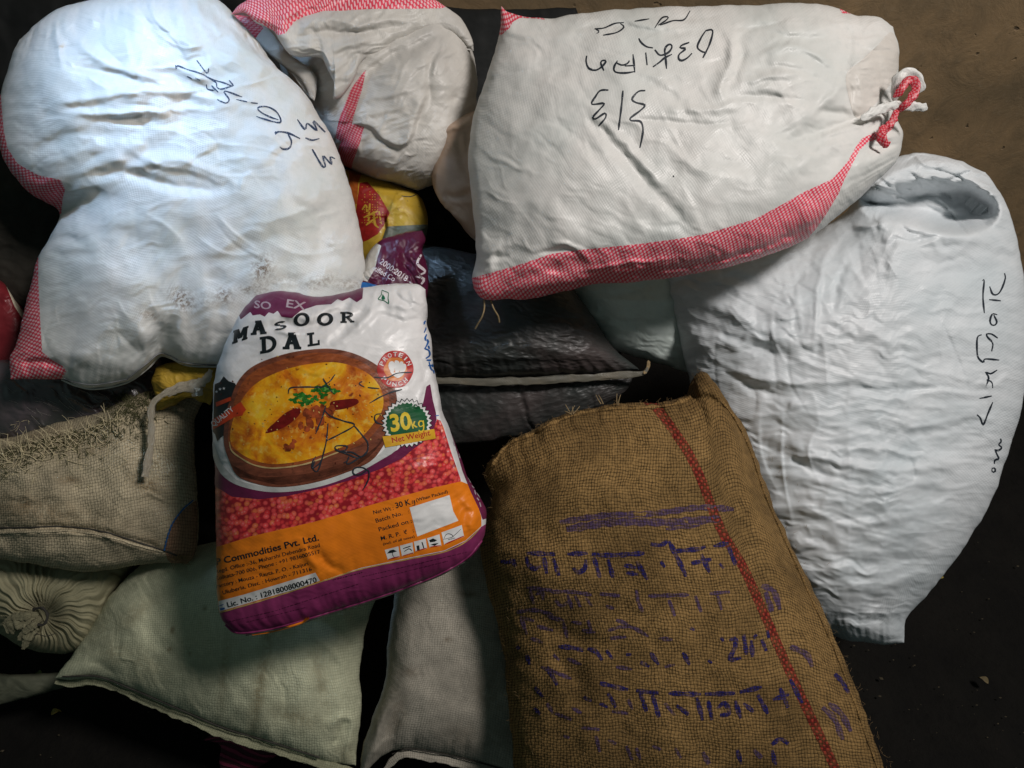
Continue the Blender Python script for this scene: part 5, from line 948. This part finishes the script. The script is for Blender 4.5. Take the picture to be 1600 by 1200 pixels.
# straw and chaff scattered on it
M_straw = plain('dry_straw', (.78, .67, .42), .7, .45, 90, .2); M_chaff = plain('green_brown_chaff', (.10, .10, .045), .85, .5, 90, .1)
def chaff(name, n, mat, rmin, rmax, lmin, lmax, region, label):
    VV, FF, UU = [], [], []; k = 0; xs = []
    while k < n:
        x, y, wgt = region(); h = L.near(x, y); p = h[0]; a = rnd.uniform(0, 6.28); ln = rnd.uniform(lmin, lmax); tow = (CAM-p)/np.linalg.norm(CAM-p); tl = rnd.uniform(-.15, .06); cu = rnd.uniform(-1.5, 1.5)
        q = p+tow*rnd.uniform(0, .006)*wgt; pts = [q]
        for i in range(5): q = q+(RC[:, 0]*math.cos(a+cu*i/5)+RC[:, 1]*math.sin(a+cu*i/5)+tow*tl*(1-i/3))*ln/5; pts.append(q)
        sweep(np.array(pts), np.repeat(tow[None], 6, 0), rnd.uniform(rmin, rmax), VV, FF, UU, .6, 3, lambda t: 1-.5*t); k += 1
    o = mkmesh(name, np.array(VV), np.array(FF), mat, None, np.array(UU)); return tag(o, label, None, None, 'stuff')
def reg1():
    t = rnd.random(); x = -10+t*190+rnd.gauss(0, 10); y = 706-.28*max(0, x)+abs(rnd.gauss(0, 18)); return x, y, 1
def reg2():
    x = rnd.gauss(205, 22); y = 616+abs(rnd.gauss(0, 26))+max(0, (190-x))*.3; return x, y, 1.6
def reg3():
    return rnd.uniform(0, 270), rnd.uniform(650, 760), .3
chaff('straw', 330, M_straw, .0005, .0011, .014, .05, reg1, 'pale dry straw strewn over the top of the tan woven sack')
chaff('chaff', 800, M_chaff, .0005, .0012, .005, .022, lambda: reg1() if rnd.random() < .5 else reg2(), 'green brown chaff lying in the fold above the tan woven sack')
chaff('straw_bits', 120, M_straw, .0004, .0008, .006, .024, reg3, 'single bits of straw on the face of the tan woven sack')

# ================================================================== M: clear film bag
rM = sackroot('plastic_bag', 1.8, 120, 660, 'dark clear plastic bag squeezed under the white hem at the left')
M_film = glossy('grey_violet_film', (.10, .075, .085), (.045, .045, .040), .25, 2.6, 16, (.7, 2), -.5)
Mb = Sack(rM, 'bag_body', M_film, top=[(-40, 560), (60, 560), (160, 560), (250, 560)], right=[(250, 560), (262, 590), (262, 620), (250, 660)], bottom=[(-40, 720), (60, 720), (160, 700), (250, 660)], left=[(-40, 560), (-40, 620), (-40, 680), (-40, 720)],
    z0=1.74, bulge=.08, back=.05, n=(160, 90), crease=.006, cang=35, cw=(.08, .016), seed=131, lump=.01, folds=[([(100, 610), (130, 630), (165, 655)], 6, 9), ([(20, 620), (60, 600), (110, 600)], 8, 6), ([(120, 600), (160, 610), (200, 625)], 6, -7)])
fibres(Mb, 'clinging_fibres', [(rnd.uniform(10, 200), rnd.uniform(605, 650), rnd.uniform(-50, 0), rnd.uniform(.02, .05), rnd.uniform(-.4, .4)) for _ in range(26)], plain('pale_scratch', (.45, .42, .38), .4, .2, 90), rM, .0003, .001)

# yellow cloth and the tape hanging from it
rY = sackroot('yellow_cloth', 1.7, 280, 640, 'torn yellow cloth poking out between the white hem and the tan sack')
M_ycl = fabric('yellow_plastic_cloth', (.46, .30, .035), (.33, .20, .03), crk=2.4, cscale=22, stains=.5, rough=.6)
Yc = Sack(rY, 'cloth', M_ycl, top=[(244, 574), (270, 565), (305, 560), (336, 566)], right=[(336, 566), (340, 590), (338, 612), (330, 632)], bottom=[(243, 642), (268, 636), (296, 622), (330, 632)], left=[(244, 574), (238, 596), (242, 620), (243, 642)],
    z0=1.60, bulge=.03, back=.01, n=(100, 80), crease=.006, cang=15, cw=(.04, .012), seed=141, lump=.008, lumpw=.06, folds=[([(250, 610), (280, 600), (320, 590)], 5, 6), ([(250, 628), (290, 616), (320, 615)], 4, -6)], jitter=2.5)
M_tape = fabric('beige_tape', (.74, .66, .51), (.58, .50, .38), crk=2, cscale=30, weave=.004, stains=.4)
rT = sackroot('plastic_tape', 1.6, 232, 745, 'frayed beige tape hanging down over the tan sack from the yellow cloth')
def strip(name, parent, pts, mat, n=60, curl=.25):
    p = np.array(pts, float); q = crom(p[:, :2], n); T_ = np.linspace(0, 1, n); t0 = np.linspace(0, 1, len(p)); z = np.interp(T_, t0, p[:, 2]); ww = np.interp(T_, t0, p[:, 3])
    P = px2w(q[:, 0], q[:, 1], z); nr = np.repeat((CAM-P.mean(0))[None], n, 0); nr /= np.linalg.norm(nr[0]); VV, FF, UU = [], [], []
    sweep(P, nr, 1.0, VV, FF, UU, curl, 16, crumple=1.0, rfun=lambda t: .68*float(np.interp(t, T_, ww))*(1+.12*math.sin(t*31)+.1*math.sin(t*57)))
    return mkmesh(name, np.array(VV), np.array(FF), mat, parent, np.array(UU))
strip('hanging_tape', rT, [(306, 598, 1.54, .008), (278, 604, 1.535, .009), (252, 618, 1.535, .008), (238, 634, 1.54, .008), (236, 665, 1.545, .009), (236, 695, 1.545, .008), (231, 720, 1.54, .010), (226, 745, 1.54, .010)], M_tape)
strip('tape_end', rT, [(262, 618, 1.538, .004), (285, 608, 1.532, .008), (302, 604, 1.53, .014), (322, 592, 1.53, .012), (330, 578, 1.535, .006)], M_tape)
strip('tape_end', rT, [(300, 600, 1.53, .004), (312, 612, 1.53, .010), (300, 618, 1.535, .004)], M_tape)

# ================================================================== N: tied sack
rN = sackroot('tied_sack', 1.85, 80, 1015, 'olive sack gathered and tied into a tuft at the lower left edge')
M_olive = fabric('olive_cloth', (.29, .27, .17), (.19, .18, .11), crk=1.4, cscale=18, rough=.75, spec=.2, stains=.4)
def pleat(x, y, u, v, mx, my):
    dx, dy = x-66, y-962; r = np.hypot(dx, dy); a = np.arctan2(dy, dx)+.25*fbm(r/60, a0_(x, y)*0, 151, 2)
    p = Noise(152)(a*7+40, r/160)+.7*Noise(153)(a*15+70, r/120)+.35*np.sin(a*38)
    return .010*p*np.exp(-r/110)*sstep(4, 26, r)-.05*np.exp(-(r/26)**2)
def a0_(x, y): return x
N_ = Sack(rN, 'sack_body', M_olive, top=[(-70, 872), (0, 868), (80, 866), (150, 866), (215, 872)], right=[(215, 872), (195, 900), (172, 935), (158, 968), (146, 1000)], bottom=[(0, 990), (30, 1008), (70, 1020), (110, 1020), (146, 1000)], left=[(-70, 872), (-60, 910), (-30, 950), (0, 990)],
    z0=1.76, bulge=.09, back=.08, n=(220, 160), crease=.001, lump=.004, seed=151, extra=pleat)
for pts in ([(64, 962, 1.69, .016), (50, 968, 1.665, .020), (30, 972, 1.66, .024), (10, 980, 1.67, .022)], [(62, 966, 1.685, .012), (52, 980, 1.665, .018), (44, 996, 1.66, .014), (36, 1014, 1.665, .006)], [(60, 960, 1.68, .012), (38, 962, 1.658, .014), (18, 966, 1.66, .012), (6, 974, 1.665, .006)], [(64, 966, 1.68, .010), (54, 975, 1.655, .012), (34, 992, 1.655, .010), (30, 1000, 1.66, .006)]): strip('tuft', rN, pts, M_olive, 40, .35)
strip('tie_cord', rN, [(52, 952, 1.67, .004), (66, 950, 1.66, .004), (74, 962, 1.66, .004), (68, 976, 1.66, .004), (54, 975, 1.665, .004)], M_thread, 30, 1)
strip('loose_cord', rN, [(56, 990, 1.66, .0012), (72, 994, 1.65, .0012), (86, 990, 1.655, .0012)], M_thread, 20, 1)

# ================================================================== O and P: pale sacks at the bottom
M_green = jute('green_white_cloth', (.62, .63, .44), (.47, .48, .33), period=.0054, gapdark=.55, wamp=.5, blotch=.7)
rO = sackroot('pale_green_sack', 1.85, 350, 1180, 'pale greenish sack at the bottom left with a long stitched lower hem')
O_ = Sack(rO, 'sack_body', M_green, top=[(225, 878), (320, 850), (460, 830), (620, 840)], right=[(620, 840), (606, 890), (585, 940), (570, 990), (562, 1050), (565, 1100), (560, 1150), (556, 1196)], bottom=[(84, 1060), (110, 1062), (150, 1060), (200, 1078), (280, 1112), (350, 1140), (430, 1166), (500, 1190), (556, 1196)], left=[(225, 878), (190, 910), (158, 950), (128, 1000), (108, 1030), (84, 1060)],
    z0=1.74, grad=(.02, -.10), bulge=.12, back=.08, n=(240, 180), prof=(2.8, .5, 2.6, .45), lump=.008, lumpw=.13, crease=.0018, cang=80, cw=(.09, .02), seed=161, uvang=.22,
    folds=[([(480, 960), (540, 1000), (560, 1060)], 9, -6), ([(490, 990), (530, 1030), (552, 1080)], 7, 5), ([(460, 940), (530, 960), (566, 1000)], 8, 6), ([(510, 1140), (535, 1120), (556, 1130)], 7, 10), ([(520, 1165), (535, 1140), (545, 1110)], 6, -9), ([(540, 1190), (548, 1150), (560, 1120)], 6, 8), ([(250, 1060), (240, 1010), (230, 960)], 12, -4), ([(130, 1030), (160, 1040), (200, 1070)], 9, -5)],
    pucker=[('b', .08, 5, 22)], dirt=[(405, 1080, 11, 75, 8, .75), (418, 990, 9, 55, 0, .6), (350, 1050, 8, 70, 5, .5), (500, 1060, 10, 55, -10, .5), (460, 1120, 50, 18, 15, .55), (210, 960, 40, 14, -40, .5), (300, 1000, 60, 50, 0, .22), (180, 1020, 30, 20, 0, .5), (230, 1040, 50, 30, 40, .4), (150, 970, 30, 40, 0, .4), (270, 985, 5, 7, 0, .9), (296, 1016, 4, 10, 0, .9), (265, 1015, 5, 5, 0, .9), (320, 950, 4, 5, 0, .8), (540, 1180, 20, 20, 0, .5)])
M_hem = jute('olive_folded_hem', (.36, .36, .235), (.24, .24, .15), period=.0054, gapdark=.5, wamp=.5)
ribbon('folded_hem', rO, [(86, 1066, 1.735), (115, 1068, 1.72), (152, 1064, 1.715), (205, 1083, 1.71), (282, 1116, 1.705), (352, 1146, 1.70), (432, 1171, 1.70), (500, 1192, 1.70), (552, 1203, 1.705)], .021, M_hem, .16, 160)
O_.tube('hem_thread', [[(100, 1056), (152, 1055), (205, 1074), (285, 1108), (352, 1136), (432, 1160), (500, 1182)]], .0018, M_thread, .003)
M_grey = jute('grey_cloth', (.46, .42, .345), (.34, .31, .255), period=.0054, gapdark=.5, wamp=.5, blotch=.7)
rP = sackroot('grey_sack', 1.85, 690, 1200, 'grey brown woven sack at the bottom centre, left of the jute sack')
P_ = Sack(rP, 'sack_body', M_grey, top=[(622, 830), (700, 815), (780, 815), (850, 830)], right=[(850, 830), (860, 960), (860, 1080), (850, 1230)], bottom=[(560, 1220), (600, 1180), (640, 1172), (740, 1192), (850, 1230)], left=[(622, 830), (618, 920), (606, 1000), (600, 1070), (582, 1120), (566, 1170), (560, 1220)],
    z0=1.74, grad=(.02, -.08), bulge=.11, back=.08, n=(180, 200), prof=(2.8, .5, 2.8, .45), lump=.007, crease=.0014, cang=85, cw=(.08, .03), seed=171, uvang=-.03,
    folds=[([(580, 1180), (592, 1130), (610, 1090)], 8, 8), ([(600, 1180), (612, 1140), (632, 1110)], 7, -8), ([(560, 1200), (600, 1160), (618, 1150)], 7, 8)], pucker=[('b', .08, 6, 16)],
    dirt=[(730, 928, 14, 5, 0, .9), (640, 1050, 16, 8, 0, .5), (700, 1000, 6, 4, 0, .9), (620, 1120, 14, 40, 10, .5), (760, 1080, 20, 40, 0, .35), (720, 1150, 30, 20, 0, .3)])
ribbon('folded_hem', rP, [(598, 1208, 1.72), (614, 1188, 1.705), (640, 1178, 1.70), (700, 1188, 1.695), (760, 1202, 1.69), (842, 1226, 1.69)], .018, M_grey, .2, 90)
P_.tube('hem_thread', [[(612, 1176), (640, 1168), (700, 1178), (760, 1192), (840, 1216)]], .0016, M_thread, .003)

# striped maroon cloth lying on the floor
rQ = sackroot('striped_cloth', 1.9, 385, 1190, 'dark maroon ribbed cloth on the floor under the pale green sack')
b = NB('ribbed_maroon_cloth'); u, v = b.sep(b.warp(b.uv(), 8, .01)); st_ = b.rng(b.math('SINE', b.math('MULTIPLY', v, 2*math.pi/.014)), -.4, .6)
b.put(b.bsdf.inputs['Base Color'], b.mix(st_, (.05, .004, .012), (.20, .014, .05))); b.bsdf.inputs['Roughness'].default_value = .8; b.bump(st_, .003)
Q = Sack(rQ, 'cloth', b.m, top=[(318, 1156), (350, 1138), (400, 1130), (450, 1128)], right=[(450, 1128), (452, 1150), (440, 1172)], bottom=[(350, 1215), (380, 1210), (410, 1196), (440, 1172)], left=[(318, 1156), (345, 1165), (342, 1190), (350, 1215)],
    z0=1.83, grad=(0, -.1), bulge=.02, back=.015, n=(80, 80), crease=.002, seed=181, uvang=-.45, jitter=2)
rS = sackroot('flattened_bag', 1.95, 40, 1090, 'flat dark olive bag lying on the floor at the left edge')
S_ = Sack(rS, 'sack_body', fabric('dark_olive_plastic', (.10, .105, .07), (.06, .065, .045), crk=2, cscale=12, rough=.7), top=[(-40, 1050), (20, 1054), (60, 1052), (100, 1052)], right=[(100, 1052), (108, 1062), (100, 1074)], bottom=[(-40, 1112), (20, 1096), (60, 1086), (100, 1074)], left=[(-40, 1050), (-42, 1070), (-42, 1090), (-40, 1112)],
    z0=1.86, bulge=.02, back=.015, n=(80, 40), crease=.003, seed=183)
# red and dark sacks at the far left edge
rR = sackroot('red_sack', 1.85, 15, 590, 'dark red plastic sack at the left edge below the checked border')
R_ = Sack(rR, 'sack_body', fabric('dark_red_plastic', (.20, .018, .025), (.13, .014, .018), crk=2, cscale=12, rough=.4), top=[(-60, 430), (-20, 430), (4, 440), (16, 462)], right=[(16, 462), (34, 485), (44, 520), (40, 570)], bottom=[(-60, 600), (0, 600), (20, 595), (40, 570)], left=[(-60, 430), (-60, 500), (-60, 560), (-60, 600)],
    z0=1.78, bulge=.07, back=.05, n=(90, 100), crease=.004, seed=185)
R_.overlay('pale_edge', R_.poly([(10, 448), (20, 455), (34, 475), (42, 500), (36, 500), (22, 478)]), M_tape)
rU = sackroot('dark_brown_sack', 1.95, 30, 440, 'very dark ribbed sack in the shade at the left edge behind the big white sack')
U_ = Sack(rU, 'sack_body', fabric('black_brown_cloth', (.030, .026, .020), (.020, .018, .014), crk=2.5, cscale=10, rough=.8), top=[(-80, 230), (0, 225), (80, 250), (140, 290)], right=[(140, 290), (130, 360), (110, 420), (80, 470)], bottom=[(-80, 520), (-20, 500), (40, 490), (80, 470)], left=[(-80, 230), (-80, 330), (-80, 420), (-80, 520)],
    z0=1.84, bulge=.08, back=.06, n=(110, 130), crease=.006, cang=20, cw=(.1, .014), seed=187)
# litter on the floor
rnd2 = random.Random(5)
def floor_pt(px, py, h=.02):
    d = px2w(px, py, 1.0)-CAM; t = (h-CAM[2])/d[2]; return CAM+d*t
def leaf(px, py, ln, ang, mat, label, name='dry_leaf'):
    c = floor_pt(px, py); V, Fc = [], []
    for i in range(9):
        t = i/8; w_ = math.sin(math.pi*t**.8)*.32
        for s_ in (-1, 0, 1): V.append(c+np.array([math.cos(ang)*(t-.5)*ln-math.sin(ang)*s_*w_*ln, math.sin(ang)*(t-.5)*ln+math.cos(ang)*s_*w_*ln, .010*math.sin(t*3)+(.006 if s_ else 0)]))
    for i in range(8):
        for s_ in (0, 1): k = i*3+s_; Fc.append((k, k+1, k+4, k+3))
    o = mkmesh(name, V, np.array(Fc), mat, None, np.array([(v[0], v[1]) for v in V])); sm = o.modifiers.new('thickness', 'SOLIDIFY'); sm.thickness = .0012
    return tag(o, label, 'leaf', 'dry leaves on the floor')
M_leaf = plain('yellowed_leaf', (.34, .27, .06), .6, .4, 60); M_leaf2 = plain('green_leaf', (.14, .18, .04), .6, .4, 60)
leaf(89, 1115, .024, .4, M_leaf, 'small yellow leaf on the floor below the pale green hem')
leaf(64, 1056, .026, -.6, M_leaf2, 'small green leaf beside the corner of the pale green hem')
leaf(1468, 905, .020, .2, M_leaf, 'tiny dry leaf on the floor right of the tall white sack')
leaf(1535, 1065, .026, 2.4, plain('brown_leaf', (.12, .09, .04), .7, .4, 60), 'brownish leaf on the dark floor at lower right')
V, Fc = [], []
for _ in range(150):
    px, py = (rnd2.uniform(1320, 1640), rnd2.uniform(740, 1230)) if rnd2.random() < .6 else (rnd2.uniform(-40, 560), rnd2.uniform(1000, 1230))
    c = floor_pt(px, py, .012); r = rnd2.uniform(.0006, .0025)*(1 if rnd2.random() < .9 else 2); a = rnd2.uniform(0, 6); k = len(V)
    for j in range(4): V.append(c+np.array([r*math.cos(a+j*1.57)*(1+.8*(j % 2)), r*math.sin(a+j*1.57), 0]))
    V.append(c+np.array([0, 0, r*.8])); Fc += [(k+j, k+(j+1) % 4, k+4) for j in range(4)]
o = mkmesh('floor_litter', V, np.array(Fc), plain('litter_bits', (.07, .055, .03), .8, .7, 8), None, np.array([(v[0], v[1]) for v in V]), smooth=False)
tag(o, 'crumbs and bits of litter on the dark floor', None, None, 'stuff')

for ob in C.objects:
    if ob.parent and ob.name.split('.')[0] in ('stencilled_text', 'faded_stencil', 'printed_text', 'fine_print', 'pictogram', 'printed_specks', 'printed_glints', 'bowl_grain', 'printed_spice', 'printed_leaves', 'printed_leaf_edges', 'gusset_writing', 'roundel_text', 'printed_title', 'marker_scribble', 'badge_text', 'printed_small_text', 'printed_letters', 'small_print', 'blue_side_writing'): ob['kind'] = 'stuff'
